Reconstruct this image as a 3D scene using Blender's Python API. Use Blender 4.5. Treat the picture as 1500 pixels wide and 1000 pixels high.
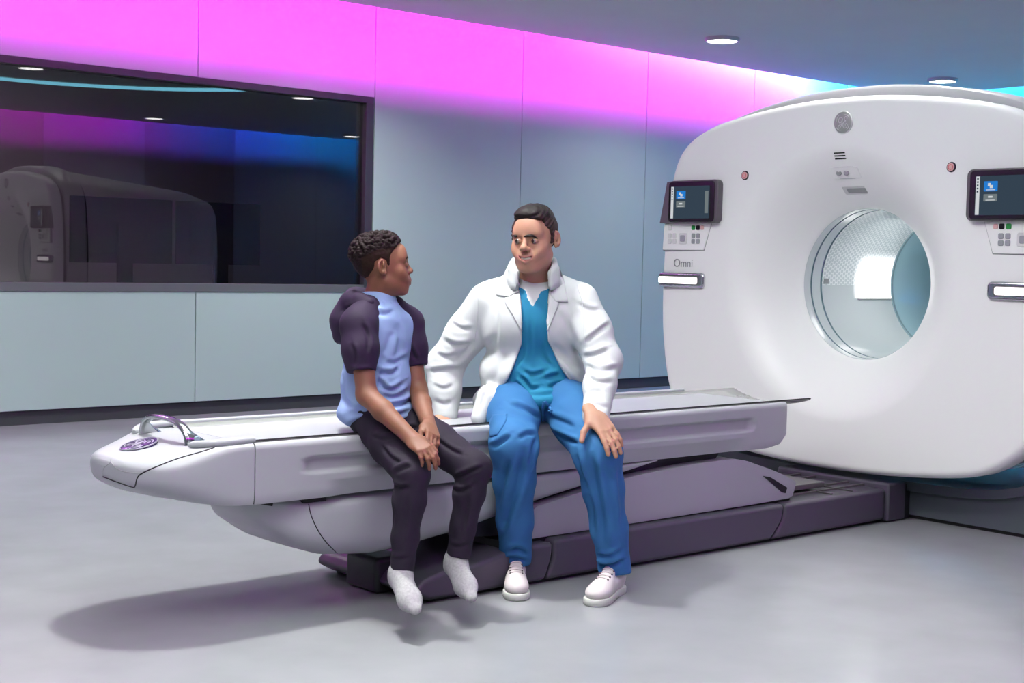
import bpy, bmesh, math, random
import numpy as np
from mathutils import Vector, Matrix

for o in list(bpy.data.objects):
    bpy.data.objects.remove(o, do_unlink=True)
SC = bpy.context.scene
COL = SC.collection
random.seed(4)

# ------------------------------------------------------------------ camera
YAW, PITCH, ROLL, FPX = 0.85804979, -0.05756497, 0.02273223, 2041.17
CAM = np.array([0.0, 0.0, 1.2])
_f = np.array([math.cos(YAW)*math.cos(PITCH), math.sin(YAW)*math.cos(PITCH), math.sin(PITCH)])
_r = np.cross(_f, [0, 0, 1]); _r /= np.linalg.norm(_r)
_u = np.cross(_r, _f)
_r2 = math.cos(ROLL)*_r + math.sin(ROLL)*_u
_u2 = -math.sin(ROLL)*_r + math.cos(ROLL)*_u
cam_d = bpy.data.cameras.new('camera')
cam_d.sensor_fit = 'HORIZONTAL'; cam_d.sensor_width = 36.0
cam_d.lens = FPX/1500*36.0
cam_d.clip_start = 0.05; cam_d.clip_end = 100
cam = bpy.data.objects.new('camera', cam_d); COL.objects.link(cam)
cam.matrix_world = Matrix(((_r2[0], _u2[0], -_f[0], CAM[0]), (_r2[1], _u2[1], -_f[1], CAM[1]),
                           (_r2[2], _u2[2], -_f[2], CAM[2]), (0, 0, 0, 1)))
SC.camera = cam

# ------------------------------------------------------------------ world, exposure
w = bpy.data.worlds.new('world'); SC.world = w; w.use_nodes = True
w.node_tree.nodes['Background'].inputs[0].default_value = (0.5, 0.55, 0.6, 1)
w.node_tree.nodes['Background'].inputs[1].default_value = 0.05
SC.view_settings.view_transform = 'Standard'
SC.view_settings.look = 'None'
SC.view_settings.gamma = 1.0
SC.view_settings.use_curve_mapping = False
SC.view_settings.exposure = 0.15
try:
    SC.cycles.max_bounces = 8; SC.cycles.diffuse_bounces = 4; SC.cycles.glossy_bounces = 4
    SC.cycles.transparent_max_bounces = 12; SC.cycles.sample_clamp_indirect = 6.0
    SC.cycles.caustics_reflective = False; SC.cycles.caustics_refractive = False
except Exception: pass

# room constants (metres)
ZC = 3.17          # underside of the dropped ceiling
YW = 9.38          # window wall
YO = -1.04         # opposite wall
XR = 14.35         # end wall behind the scanner
XL = -4.2          # wall behind the camera
YC = 4.118         # centre line of table and scanner

# added soft fill lights without fixtures, over the near half of the room
def area_light(name, loc, size, power, color=(1, 1, 1), target=None, shape='RECTANGLE', spread=None):
    l = bpy.data.lights.new(name, 'AREA'); l.energy = power; l.color = color
    l.shape = shape; l.size = size[0]
    if shape in ('RECTANGLE', 'ELLIPSE'): l.size_y = size[1]
    if spread: l.spread = spread
    o = bpy.data.objects.new(name, l); COL.objects.link(o); o.location = loc
    if target is not None:
        d = Vector(target) - Vector(loc); o.rotation_euler = d.to_track_quat('-Z', 'Y').to_euler()
    return o
area_light('ceiling_fill_light', (3.0, 4.0, ZC-.03), (1.2, 2.4), 54, (.97, 1.0, .96))
area_light('ceiling_fill_light', (1.2, 2.2, ZC-.03), (2.4, 1.8), 88, (.97, 1.0, .96))

# ------------------------------------------------------------------ helpers
def tag(o, label=None, cat=None, group=None, kind=None):
    if label: o['label'] = label
    if cat: o['category'] = cat
    if group: o['group'] = group
    if kind: o['kind'] = kind
    return o
ORG = {}
def org(p):
    return ORG.get(p.name, Vector((0, 0, 0))) if p is not None else Vector((0, 0, 0))
def thing(name, loc, label, cat, group=None):
    o = bpy.data.objects.new(name, None); COL.objects.link(o); o.location = loc
    o.empty_display_size = 0.1
    ORG[o.name] = Vector(loc)
    return tag(o, label, cat, group)
def link(name, me, mat=None, parent=None, loc=None):
    o = bpy.data.objects.new(name, me); COL.objects.link(o)
    if mat is not None and len(me.materials) == 0: me.materials.append(mat)
    if parent is not None: o.parent = parent; ORG[o.name] = org(parent)
    if loc is not None: o.location = loc
    return o
class MB:
    def __init__(s): s.v = []; s.f = []
    def add(s, vs, fs):
        b = len(s.v); s.v += [tuple(map(float, p)) for p in vs]; s.f += [tuple(b+i for i in f) for f in fs]; return s
    def box(s, lo, hi):
        x0, y0, z0 = lo; x1, y1, z1 = hi
        return s.add([(x0,y0,z0),(x1,y0,z0),(x1,y1,z0),(x0,y1,z0),(x0,y0,z1),(x1,y0,z1),(x1,y1,z1),(x0,y1,z1)],
                     [(0,3,2,1),(4,5,6,7),(0,1,5,4),(1,2,6,5),(2,3,7,6),(3,0,4,7)])
    def loft(s, rings, caps=True, close=False):
        n = len(rings[0]); b = len(s.v); vs = [p for r in rings for p in r]; fs = []
        m = len(rings)
        for i in range(m if close else m-1):
            j = (i+1) % m
            for k in range(n):
                l = (k+1) % n
                fs.append((i*n+k, i*n+l, j*n+l, j*n+k))
        if caps and not close:
            fs.append(tuple(range(n-1, -1, -1))); fs.append(tuple((m-1)*n+k for k in range(n)))
        return s.add(vs, fs)
    def grid(s, P, closed_u=False):
        # P[i][j] points
        m, n = len(P), len(P[0]); fs = []
        for i in range(m-1):
            for j in range(n if closed_u else n-1):
                l = (j+1) % n
                fs.append((i*n+j, i*n+l, (i+1)*n+l, (i+1)*n+j))
        return s.add([p for r in P for p in r], fs)
    def tube(s, path, rad, n=10, caps=True, close=False):
        path = [Vector(p) for p in path]; m = len(path); rings = []
        rr = rad if hasattr(rad, '__len__') else [rad]*m
        t0 = (path[1]-path[0]).normalized()
        up = Vector((0, 0, 1)) if abs(t0.z) < .9 else Vector((1, 0, 0))
        a = t0.cross(up).normalized()
        for i, p in enumerate(path):
            if close: t = (path[(i+1) % m]-path[i-1]).normalized()
            else: t = (path[min(i+1, m-1)]-path[max(i-1, 0)]).normalized()
            a = (a - t*a.dot(t)).normalized(); b = t.cross(a)
            rings.append([p + rr[i]*(math.cos(q)*a + math.sin(q)*b) for q in (2*math.pi*k/n for k in range(n))])
        return s.loft(rings, caps, close)
    def prism(s, poly, a0, a1, axis='y'):
        def mk(p, a):
            return {'y': (p[0], a, p[1]), 'x': (a, p[0], p[1]), 'z': (p[0], p[1], a)}[axis]
        return s.loft([[mk(p, a0) for p in poly], [mk(p, a1) for p in poly]])
    def lathe(s, prof, c, axis='x', n=64):
        # prof: list (r, a) around the given axis through c
        rings = []
        for r, a in prof:
            ring = []
            for k in range(n):
                q = 2*math.pi*k/n; u, v2 = r*math.cos(q), r*math.sin(q)
                ring.append({'x': (c[0]+a, c[1]+u, c[2]+v2), 'y': (c[0]+u, c[1]+a, c[2]+v2), 'z': (c[0]+u, c[1]+v2, c[2]+a)}[axis])
            rings.append(ring)
        return s.loft(rings, caps=False)
    def mesh(s, name, off=Vector((0, 0, 0)), smooth=40, fix=True):
        me = bpy.data.meshes.new(name)
        me.from_pydata([(x-off[0], y-off[1], z-off[2]) for x, y, z in s.v], [], s.f)
        if fix:
            bm = bmesh.new(); bm.from_mesh(me)
            bmesh.ops.remove_doubles(bm, verts=bm.verts, dist=1e-6)
            bmesh.ops.recalc_face_normals(bm, faces=bm.faces); bm.to_mesh(me); bm.free()
        if smooth:
            for p in me.polygons: p.use_smooth = True
            me.set_sharp_from_angle(angle=math.radians(smooth))
        me.update(); return me
    def build(s, name, mat, parent=None, smooth=40, bevel=0, seg=3, fix=True, own=False):
        off = org(parent)
        if parent is None and own:
            a = np.array(s.v); off = Vector(((a[:,0].min()+a[:,0].max())/2, (a[:,1].min()+a[:,1].max())/2, a[:,2].min()))
        o = link(name, s.mesh(name, off, smooth, fix), mat, parent)
        if parent is None and own: o.location = off; ORG[o.name] = off
        if bevel:
            m = o.modifiers.new('bevel', 'BEVEL'); m.width = bevel; m.segments = seg; m.limit_method = 'ANGLE'
            m.angle_limit = math.radians(35); m.harden_normals = True
        return o
def lerp(a, b, t): return a+(b-a)*t
def sstep(a, b, x):
    t = min(1, max(0, (x-a)/(b-a))); return t*t*(3-2*t)
def cr(pts, n, closed=False):
    # Catmull-Rom resample of a list of tuples
    P = [np.array(p, float) for p in pts]; m = len(P); out = []
    segs = m if closed else m-1
    for i in range(segs):
        p1, p2 = P[i], P[(i+1) % m]
        p0 = P[i-1] if (closed or i > 0) else 2*p1-p2
        p3 = P[(i+2) % m] if (closed or i < m-2) else 2*p2-p1
        for k in range(n):
            t = k/n
            out.append(0.5*((2*p1)+(p2-p0)*t+(2*p0-5*p1+4*p2-p3)*t*t+(3*p1-p0-3*p2+p3)*t**3))
    if not closed: out.append(P[-1])
    return out

# ------------------------------------------------------------------ materials
def mat(name, col, rough=0.5, metal=0.0, spec=0.5, noise=0.0, nscale=40, bump=0.0, bscale=200, coat=0.0, sheen=0.0, sub=0.0):
    m = bpy.data.materials.new(name); m.use_nodes = True
    nt = m.node_tree; b = nt.nodes['Principled BSDF']
    b.inputs['Base Color'].default_value = (*col, 1); b.inputs['Roughness'].default_value = rough
    b.inputs['Metallic'].default_value = metal; b.inputs['Specular IOR Level'].default_value = spec
    b.inputs['Coat Weight'].default_value = coat
    if sheen: b.inputs['Sheen Weight'].default_value = sheen; b.inputs['Sheen Roughness'].default_value = .4
    if sub:
        b.inputs['Subsurface Weight'].default_value = sub; b.inputs['Subsurface Radius'].default_value = (1, .35, .2)
        b.inputs['Subsurface Scale'].default_value = .008
    tc = nt.nodes.new('ShaderNodeTexCoord')
    if noise:
        n = nt.nodes.new('ShaderNodeTexNoise'); n.inputs['Scale'].default_value = nscale; n.inputs['Detail'].default_value = 4
        nt.links.new(tc.outputs['Object'], n.inputs['Vector'])
        mr = nt.nodes.new('ShaderNodeMapRange'); mr.inputs[1].default_value = .3; mr.inputs[2].default_value = .7
        mr.inputs[3].default_value = 1-noise; mr.inputs[4].default_value = 1+noise
        nt.links.new(n.outputs['Fac'], mr.inputs[0])
        vm = nt.nodes.new('ShaderNodeVectorMath'); vm.operation = 'SCALE'; vm.inputs[0].default_value = col
        nt.links.new(mr.outputs[0], vm.inputs['Scale']); nt.links.new(vm.outputs[0], b.inputs['Base Color'])
    if bump:
        n2 = nt.nodes.new('ShaderNodeTexNoise'); n2.inputs['Scale'].default_value = bscale; n2.inputs['Detail'].default_value = 3
        nt.links.new(tc.outputs['Object'], n2.inputs['Vector'])
        bp = nt.nodes.new('ShaderNodeBump'); bp.inputs['Strength'].default_value = bump; bp.inputs['Distance'].default_value = .002
        nt.links.new(n2.outputs['Fac'], bp.inputs['Height']); nt.links.new(bp.outputs[0], b.inputs['Normal'])
    return m
def emis(name, col, s):
    m = bpy.data.materials.new(name); m.use_nodes = True
    nt = m.node_tree; nt.nodes.clear()
    e = nt.nodes.new('ShaderNodeEmission'); e.inputs[0].default_value = (*col, 1); e.inputs[1].default_value = s
    o = nt.nodes.new('ShaderNodeOutputMaterial'); nt.links.new(e.outputs[0], o.inputs[0]); return m
M = {}
M['floor'] = mat('floor_vinyl', (.315, .325, .345), .20, noise=.06, nscale=3.0, bump=.02, bscale=60)
M['panel'] = mat('wall_panel_laminate', (.46, .59, .565), .42, noise=.012, nscale=1.5)
M['panel_dark'] = mat('wall_panel_dark', (.022, .016, .020), .5, noise=.03, nscale=2)
M['panel_slate'] = mat('wall_panel_slate', (.19, .21, .25), .5, noise=.03, nscale=2)
M['seam'] = mat('seam_backing', (.05, .055, .06), .8)
M['plinth'] = mat('plinth_black', (.012, .014, .018), .45)
M['ceil'] = mat('ceiling_paint', (.66, .69, .67), .75, noise=.015, nscale=2)
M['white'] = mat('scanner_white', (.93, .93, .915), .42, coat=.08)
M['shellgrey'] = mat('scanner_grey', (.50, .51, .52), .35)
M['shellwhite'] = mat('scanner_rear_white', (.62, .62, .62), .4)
M['slate'] = mat('pedestal_slate', (.075, .095, .105), .42)
M['black'] = mat('gap_black', (.006, .006, .008), .5)
M['tablewhite'] = mat('table_shell', (.41, .43, .455), .36, coat=.1)
M['tablegrey'] = mat('lift_cover_grey', (.38, .38, .43), .4)
M['pad'] = mat('cradle_surface', (.34, .35, .335), .22, spec=.7, coat=.25)
M['cradle_under'] = mat('cradle_carbon', (.06, .06, .065), .4)
M['basedark'] = mat('base_charcoal', (.072, .068, .090), .42, bump=.03, bscale=300)
M['rail'] = mat('rail_grey', (.12, .115, .115), .4)
M['chrome'] = mat('brushed_chrome', (.62, .64, .66), .16, 1.0)
M['steel'] = mat('badge_steel', (.36, .37, .355), .4, .25)
M['badge'] = mat('badge_violet', (.05, .025, .12), .25, .3)
M['silver'] = mat('badge_silver', (.80, .81, .80), .3, .25)
M['plastic_black'] = mat('bezel_black', (.008, .008, .01), .25)
M['plastic_grey'] = mat('bracket_grey', (.11, .105, .11), .4)
M['key_grey'] = mat('key_grey', (.33, .35, .36), .45)
M['key_white'] = mat('key_white', (.72, .72, .71), .4)
M['key_green'] = mat('key_green', (.015, .27, .05), .4)
M['red'] = mat('stop_red', (.62, .12, .13), .4)
M['pink'] = mat('stop_pink', (.75, .45, .43), .4)
M['scr'] = emis('screen_slate', (.035, .055, .08), .9)
M['scr_blue'] = emis('screen_blue', (.02, .2, .62), .9)
M['scr_grey'] = emis('screen_tile_grey', (.16, .19, .20), .9)
M['scr_white'] = emis('screen_white', (.6, .63, .65), .9)
M['glow'] = emis('handle_light', (1, .93, .96), 2.2)
M['lens'] = emis('downlight_lens', (1, .99, .96), 9.0)
M['bore'] = mat('bore_gloss', (.60, .64, .65), .22, coat=.3)
M['bore_blue'] = mat('bore_rear', (.42, .60, .66), .2, coat=.4)
M['bore_ring'] = mat('bore_ring_line', (.22, .32, .36), .3)
M['grey_mid'] = mat('fitting_grey', (.30, .31, .31), .4)
M['frame'] = mat('window_frame', (.045, .045, .05), .4)
M['sill'] = mat('window_sill', (.12, .135, .135), .5)
M['croom'] = mat('control_room_paint', (.30, .26, .29), .8)

def led_ramp(name, axis, stops, strength):
    # LED strip whose colour changes along its length: stops = [(world coordinate, rgb)]
    m = bpy.data.materials.new(name); m.use_nodes = True; nt = m.node_tree; nt.nodes.clear()
    tc = nt.nodes.new('ShaderNodeTexCoord'); sx = nt.nodes.new('ShaderNodeSeparateXYZ')
    nt.links.new(tc.outputs['Object'], sx.inputs[0])
    lo, hi = stops[0][0], stops[-1][0]
    mr = nt.nodes.new('ShaderNodeMapRange'); mr.inputs[1].default_value = lo; mr.inputs[2].default_value = hi
    nt.links.new(sx.outputs[axis], mr.inputs[0])
    cr_ = nt.nodes.new('ShaderNodeValToRGB'); nt.links.new(mr.outputs[0], cr_.inputs[0])
    el = cr_.color_ramp.elements
    for i, (x, c) in enumerate(stops):
        p = (x-lo)/(hi-lo)
        e = el[i] if i < 2 else el.new(p)
        e.position = p; e.color = (*c, 1)
    e = nt.nodes.new('ShaderNodeEmission'); e.inputs[1].default_value = strength
    nt.links.new(cr_.outputs[0], e.inputs[0])
    o = nt.nodes.new('ShaderNodeOutputMaterial'); nt.links.new(e.outputs[0], o.inputs[0]); return m
MAG, BLU, CYA, PUR = (1.0, .012, .93), (.015, .10, 1.0), (.0, .50, 1.0), (.40, .04, 1.0)

# ------------------------------------------------------------------ the room
fl = MB().box((XL, YO-.1, -.12), (XR+.1, YW+4.2, 0)).build('floor', M['floor'], smooth=0); tag(fl, 'pale grey vinyl floor of the scan room', 'floor', kind='structure')
# window opening in the back wall
WX0, WX1, WZ0, WZ1 = 0.95, 6.570, 0.919, 2.4997
ZT = 3.75
wb = MB()
wb.box((XL, YW+.02, 0), (XR, YW+.14, WZ0)); wb.box((XL, YW+.02, WZ1), (XR, YW+.14, ZT))
wb.box((XL, YW+.02, WZ0), (WX0, YW+.14, WZ1)); wb.box((WX1, YW+.02, WZ0), (XR, YW+.14, WZ1))
wall_back = tag(wb.build('wall_back', M['seam'], smooth=0), 'pale panelled wall with the control window', 'wall', kind='structure')
PW = 1.587; G = .005
seams = [6.578+PW*k for k in range(-6, 6)]
seams = [XL]+[s for s in seams if XL+.1 < s < XR-.1]+[XR]
def panel(parent, lo, hi, m, name='panel'):
    return MB().box(lo, hi).build(name, m, parent, smooth=0, bevel=.003, seg=1)
PZ0 = .1
for a, b in zip(seams[:-1], seams[1:]):
    zones = [(PZ0, 3.7)]
    if a < WX1-.05 and b > WX0+.05: zones = [(PZ0, WZ0), (WZ1, 3.7)]
    elif a < WX0 < b: zones = [(PZ0, 3.7)]
    for z0, z1 in zones:
        panel(wall_back, (a+G/2, YW, z0), (b-G/2, YW+.03, z1), M['panel'])
# end wall, opposite wall, wall behind the camera
wall_right = tag(MB().box((XR+.02, YO-.1, 0), (XR+.14, YW+.14, ZT)).build('wall_right', M['seam'], smooth=0), 'panelled end wall behind the scanner', 'wall', kind='structure')
ys = [YW-PW*k for k in range(0, 8) if YW-PW*k > YO+.1]+[YO]
for b, a in zip(ys[:-1], ys[1:]):
    panel(wall_right, (XR, a+G/2, PZ0), (XR+.03, b-G/2, 3.7), M['panel'])
wall_front = tag(MB().box((XL, YO-.14, 0), (XR, YO-.02, ZT)).build('wall_front', M['seam'], smooth=0), 'opposite wall of alternating dark and slate panels', 'wall', kind='structure')
XA = [8.12, 9.70, 11.25, 12.8]
xs = [XL, -1.6, 0, 1.7, 3.3, 4.9, 6.5]+XA+[XR]
for i, (a, b) in enumerate(zip(xs[:-1], xs[1:])):
    dk = (i % 2 == 0 and i < 9)
    panel(wall_front, (a+G/2, YO-.03, PZ0), (b-G/2, YO-(.025 if dk else 0), 3.7), M['panel_dark'] if dk else M['panel_slate'])
wall_left = tag(MB().box((XL-.12, YO-.1, 0), (XL, YW+.14, ZT)).build('wall_left', M['panel'], smooth=0), 'plain pale wall behind the camera', 'wall', kind='structure')
tag(MB().box((XL, YW+.045, 0), (XR, YW+.07, PZ0)).build('baseboard_back', M['plinth'], smooth=0), 'black recessed plinth under the window wall', 'baseboard', kind='structure')
wallb = MB().box((XL, YW+.005, PZ0-.012), (XR, YW+.03, PZ0-.001)).build('trim_1', M['plinth'], smooth=0); tag(wallb, 'thin black line above the plinth', 'trim', kind='structure')
tag(MB().box((XR-.0, YO, 0), (XR+.02, YW, PZ0)).build('baseboard_right', M['plinth'], smooth=0), 'black plinth of the end wall', 'baseboard', kind='structure')
# ceilings: upper deck and the dropped slab with rounded corners
tag(MB().box((XL, YO-.1, ZT), (XR+.1, YW+.14, ZT+.1)).build('ceiling_upper', M['ceil'], smooth=0), 'upper ceiling above the light coves', 'ceiling', kind='structure')
GAP = .25
def rrect(x0, y0, x1, y1, r, n=14):
    out = []
    for cx, cy, q0 in ((x1-r, y1-r, 0), (x0+r, y1-r, 90), (x0+r, y0+r, 180), (x1-r, y0+r, 270)):
        for k in range(n+1):
            q = math.radians(q0+90*k/n); out.append((cx+r*math.cos(q), cy+r*math.sin(q)))
    return out
slab = rrect(XL-2.5, YO+GAP, 13.80, YW-GAP, .95)
slab = [(max(x, XL), y) for x, y in slab]
ceil = MB().prism(slab, ZC, ZC+.12, 'z').build('ceiling', M['ceil'], smooth=30); tag(ceil, 'dropped grey ceiling with a rounded corner', 'ceiling', kind='structure')

# LED strips in the coves
def led(name, lo, hi, m, label):
    o = MB().box(lo, hi).build(name, m, None, smooth=0)
    return tag(o, label, 'light strip', 'LED strips in the ceiling coves')
ZL = 3.61        # the strips sit above the slab, set back so that the slab edge cuts their light on the wall
EB0, EB1 = .092, .140
led('led_strip', (XL, YW-GAP-EB1, ZL), (13.0, YW-GAP-EB0, ZL+.012),
    led_ramp('led_back', 0, [(XL, MAG), (11.2, MAG), (11.9, PUR), (12.4, BLU), (13.0, CYA), (13.5, CYA)], 300), 'colour-changing light strip above the window wall, hidden in the ceiling gap')
led('led_strip', (13.70, YO+.8, ZL), (13.74, YW-.9, ZL+.012),
    led_ramp('led_right', 1, [(YO, BLU), (3, CYA), (YW, CYA)], 170), 'cyan light strip above the end wall behind the scanner')
led('led_strip', (XL, YO+GAP+.13, ZL), (13.0, YO+GAP+.19, ZL+.012),
    led_ramp('led_front', 0, [(XL, MAG), (8.9, MAG), (9.7, (.5, .02, .9)), (10.3, BLU), (12.0, BLU), (13.0, CYA), (13.5, CYA)], 1250), 'colour-changing light strip above the opposite wall')
led('led_strip', (8.6, YW-.045, 3.40), (13.9, YW, 3.406),
    led_ramp('added_blue_wash', 0, [(8.6, (.0, .004, .012)), (10.2, (.0, .07, .20)), (12.0, (.005, .24, .75)), (13.9, CYA)], 330), 'added unseen blue strip that tints the far end of the window wall')  # extra strip, added to turn this end of the wall blue
# curved light line in the ceiling above the scanner (seen in the window)
arc = []
for k in range(41):
    q = math.radians(lerp(-165, -8, k/40)); arc.append((5.95+2.85*math.cos(q), 5.55+2.75*math.sin(q), ZC-.020))
o = MB().tube(arc, .019, 8).build('curved_light_line', emis('cyan_line', (.25, .78, 1.0), 5.0)); tag(o, 'curved cyan light line set into the ceiling, mirrored in the window', 'light strip')

# downlights on a regular grid
lens_me = None
def downlight(x, y, power, label, grp):
    global lens_me
    t = thing('downlight', (x, y, ZC), label, 'ceiling light', grp)
    if lens_me is None:
        a = MB().lathe([(.128, 0.0), (.15, 0), (.15, -.028), (.146, -.034), (.132, -.034), (.128, -.026), (.128, 0.0)], (0, 0, 0), 'z', 48).mesh('rim')
        b = MB().lathe([(.0001, -.030), (.07, -.030), (.129, -.028)], (0, 0, 0), 'z', 48).mesh('lens')
        lens_me = (a, b)
    link('rim', lens_me[0], M['shellgrey'], t); link('lens', lens_me[1], M['lens'], t)
    l = bpy.data.lights.new('downlight_lamp', 'AREA'); l.shape = 'DISK'; l.size = .26; l.energy = power; l.color = (1, .985, .96); l.spread = 2.3
    o = bpy.data.objects.new('downlight_lamp', l); COL.objects.link(o); o.parent = t; o.location = (0, 0, -.05)
    return t
DLX = (-.98, 2.46, 5.9, 9.31, 12.75); DLY = (.05, 4.05, 8.08)
vis = {(9.31, 8.08): 'round white downlight nearer the pink end of the ceiling', (12.75, 8.08): 'round white downlight above the top of the scanner'}
for x in DLX:
    for y in DLY:
        lb = vis.get((x, y)) or {(5.9, 4.05): 'downlight over the scanner front, mirrored near the left edge of the window', (9.31, 4.05): 'downlight mirrored under the top frame of the window, near its right end', (9.31, .05): 'downlight mirrored lowest over the pink stripe in the window', (12.75, .05): 'downlight mirrored at the right edge of the window, above the blue stripe', (2.46, 4.05): 'downlight straight above the rounded end of the table'}.get((x, y), 'round recessed downlight of the ceiling grid, outside the picture')
        downlight(x, y, 45 if (x, y) == (2.46, 4.05) else 34 if y > 8 and x < 9 else 17, lb, 'round downlights in the ceiling')

# ------------------------------------------------------------------ control window
win = tag(bpy.data.objects.new('window_1', None), 'wide dark control-room window with a black frame', 'window', kind='structure'); COL.objects.link(win)
win.location = (WX0, YW, WZ0); ORG[win.name] = Vector(win.location)
FW = .05
MB().box((WX0, YW-.004, WZ1-FW), (WX1, YW+.14, WZ1)).build('frame', M['frame'], win, 0, .002, 1)
MB().box((WX1-.075, YW-.004, WZ0), (WX1, YW+.14, WZ1-FW)).build('frame', M['frame'], win, 0, .002, 1)
MB().box((WX0, YW-.004, WZ0), (WX0+FW, YW+.14, WZ1-FW)).build('frame', M['frame'], win, 0, .002, 1)
MB().box((WX0+FW, YW-.008, WZ0), (WX1-.075, YW+.14, WZ0+.062)).build('window_sill', M['sill'], win, 0, .002, 1)
gm = bpy.data.materials.new('window_glass'); gm.use_nodes = True; nt = gm.node_tree; nt.nodes.clear()
tr = nt.nodes.new('ShaderNodeBsdfTransparent'); tr.inputs[0].default_value = (.62, .60, .63, 1)
gl = nt.nodes.new('ShaderNodeBsdfGlossy'); gl.inputs['Roughness'].default_value = 0.0; gl.inputs[0].default_value = (1, 1, 1, 1)
fr = nt.nodes.new('ShaderNodeFresnel'); fr.inputs[0].default_value = 1.68
mx = nt.nodes.new('ShaderNodeMixShader'); ou = nt.nodes.new('ShaderNodeOutputMaterial')
nt.links.new(fr.outputs[0], mx.inputs[0]); nt.links.new(tr.outputs[0], mx.inputs[1]); nt.links.new(gl.outputs[0], mx.inputs[2]); nt.links.new(mx.outputs[0], ou.inputs[0])
MB().box((WX0+.02, YW+.045, WZ0+.02), (WX1-.02, YW+.057, WZ1-.02)).build('pane', gm, win, 0)
# control room beyond the glass
cr_ = MB()
cr_.box((-1, YW+4.1, 0), (10.5, YW+4.2, 3.2)); cr_.box((-1.1, YW+.14, 0), (-1, YW+4.2, 3.2)); cr_.box((10.5, YW+.14, 0), (10.6, YW+4.2, 3.2)); cr_.box((-1.1, YW+.14, 3.1), (10.6, YW+4.2, 3.2))
tag(cr_.build('wall_control_room', M['croom'], smooth=0), 'dark walls of the control room behind the glass', 'wall', kind='structure')
area_light('control_room_fill', (4.5, 12.0, 3.0), (1.5, .6), 28, (1, .9, .96))  # added unseen fill light so the monitors stand out behind the glass
dk = thing('control_desk', (5.3, 10.4, 0), 'dark control-room desk behind the window', 'desk')
MB().box((3.0, 10.0, .86), (7.2, 10.8, .90)).build('desk_top', M['croom'], dk, 0, .004)
for x in (3.1, 5.2, 7.06): MB().box((x, 10.05, 0), (x+.04, 10.75, .86)).build('leg', M['croom'], dk, 0)
def monitor(x, w_, label, yaw):
    t = thing('monitor', (x, 10.3, .90), label, 'monitor', 'monitors in the control room'); t.rotation_euler.z = yaw
    def B(lo, hi, n, m, b=.006): 
        mb = MB().box(lo, hi); return link(n, mb.mesh(n, smooth=0), m, t) 
    B((-w_/2, 0, .215), (w_/2, .02, .725), 'screen_housing', M['plastic_black'])
    B((-w_/2+.12, -.025, .29), (w_/2-.12, 0, .62), 'rear_cover', M['plastic_black'])
    B((-.06, -.06, 0), (.06, -.025, .52), 'stand', M['plastic_black'])
    B((-.15, -.16, 0), (.15, .12, .015), 'foot', M['plastic_black'])
    B((-w_/2+.012, .02, .227), (w_/2-.012, .022, .713), 'screen', M['plastic_black'])
monitor(4.84, .85, 'black monitor back, the one further from the boy', 0.0)
monitor(5.685, .73, 'black monitor back, the one nearer the boy', -.12)
# ------------------------------------------------------------------ emblem (monogram in a ring)
def emblem(c, right, up, R, base, stroke, parent, name='badge'):
    c = Vector(c); rt = Vector(right).normalized(); up = Vector(up).normalized(); nn = rt.cross(up)
    def P(x, y, d=0): return c + rt*x*R + up*y*R + nn*d
    n = 48
    ring = lambda r, d: [P(r*math.cos(2*math.pi*k/n), r*math.sin(2*math.pi*k/n), d) for k in range(n)]
    b = MB(); b.loft([ring(1.0, -.004), ring(1.0, .003), ring(.96, .0045), ring(.5, .0045)]); disc = b.build(name, base, parent)
    MB().tube([P(1.0*math.cos(2*math.pi*k/n), 1.0*math.sin(2*math.pi*k/n), .003) for k in range(n)], .042*R, 8, close=True).build('badge_ring', stroke, disc)
    s = MB()
    strokes = [[(-.02, .22), (-.08, .42), (-.28, .50), (-.46, .36), (-.48, .12), (-.34, -.02), (-.16, .06), (-.06, .26), (-.08, .05), (-.14, -.25), (-.30, -.50), (-.50, -.50), (-.50, -.32), (-.28, -.18), (-.02, -.06)],
               [(.46, .30), (.46, .46), (.32, .54), (.18, .44), (.20, .24), (.34, .14), (.16, .08), (.04, -.12), (.06, -.38), (.24, -.54), (.46, -.46), (.54, -.26), (.44, -.12), (.30, -.18), (.32, -.32)]]
    for st in strokes:
        s.tube([P(q[0]*.95, q[1]*.95, .005) for q in cr(st, 4)], .030*R, 6)
    for a in (30, 120, 210, 300):
        pts = []
        for k in range(9):
            q = math.radians(a+52*k/8); rr = .80-.10*math.sin(math.pi*k/8)*.0-.12*(k/8)**2
            pts.append(P(rr*math.cos(q), rr*math.sin(q), .005))
        s.tube(pts, [(.012+.026*math.sin(math.pi*k/8))*R for k in range(9)], 6)
    s.build('monogram', stroke, disc)
    return disc

def text_mesh(name, body, size, c, right, up, matl, parent, depth=.001, sx=1.0):
    cu = bpy.data.curves.new(name, 'FONT'); cu.body = body; cu.size = size; cu.extrude = depth; cu.align_x = 'LEFT'
    tmp = bpy.data.objects.new(name, cu); COL.objects.link(tmp)
    dg = bpy.context.evaluated_depsgraph_get(); me = bpy.data.meshes.new_from_object(tmp.evaluated_get(dg))
    bpy.data.objects.remove(tmp, do_unlink=True)
    rt = Vector(right); up = Vector(up); n = rt.cross(up); off = org(parent)
    for v in me.vertices:
        p = Vector(c)+rt*v.co.x*sx+up*v.co.y+n*v.co.z; v.co = p-off
    me.materials.clear()
    return link(name, me, matl, parent)

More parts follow.
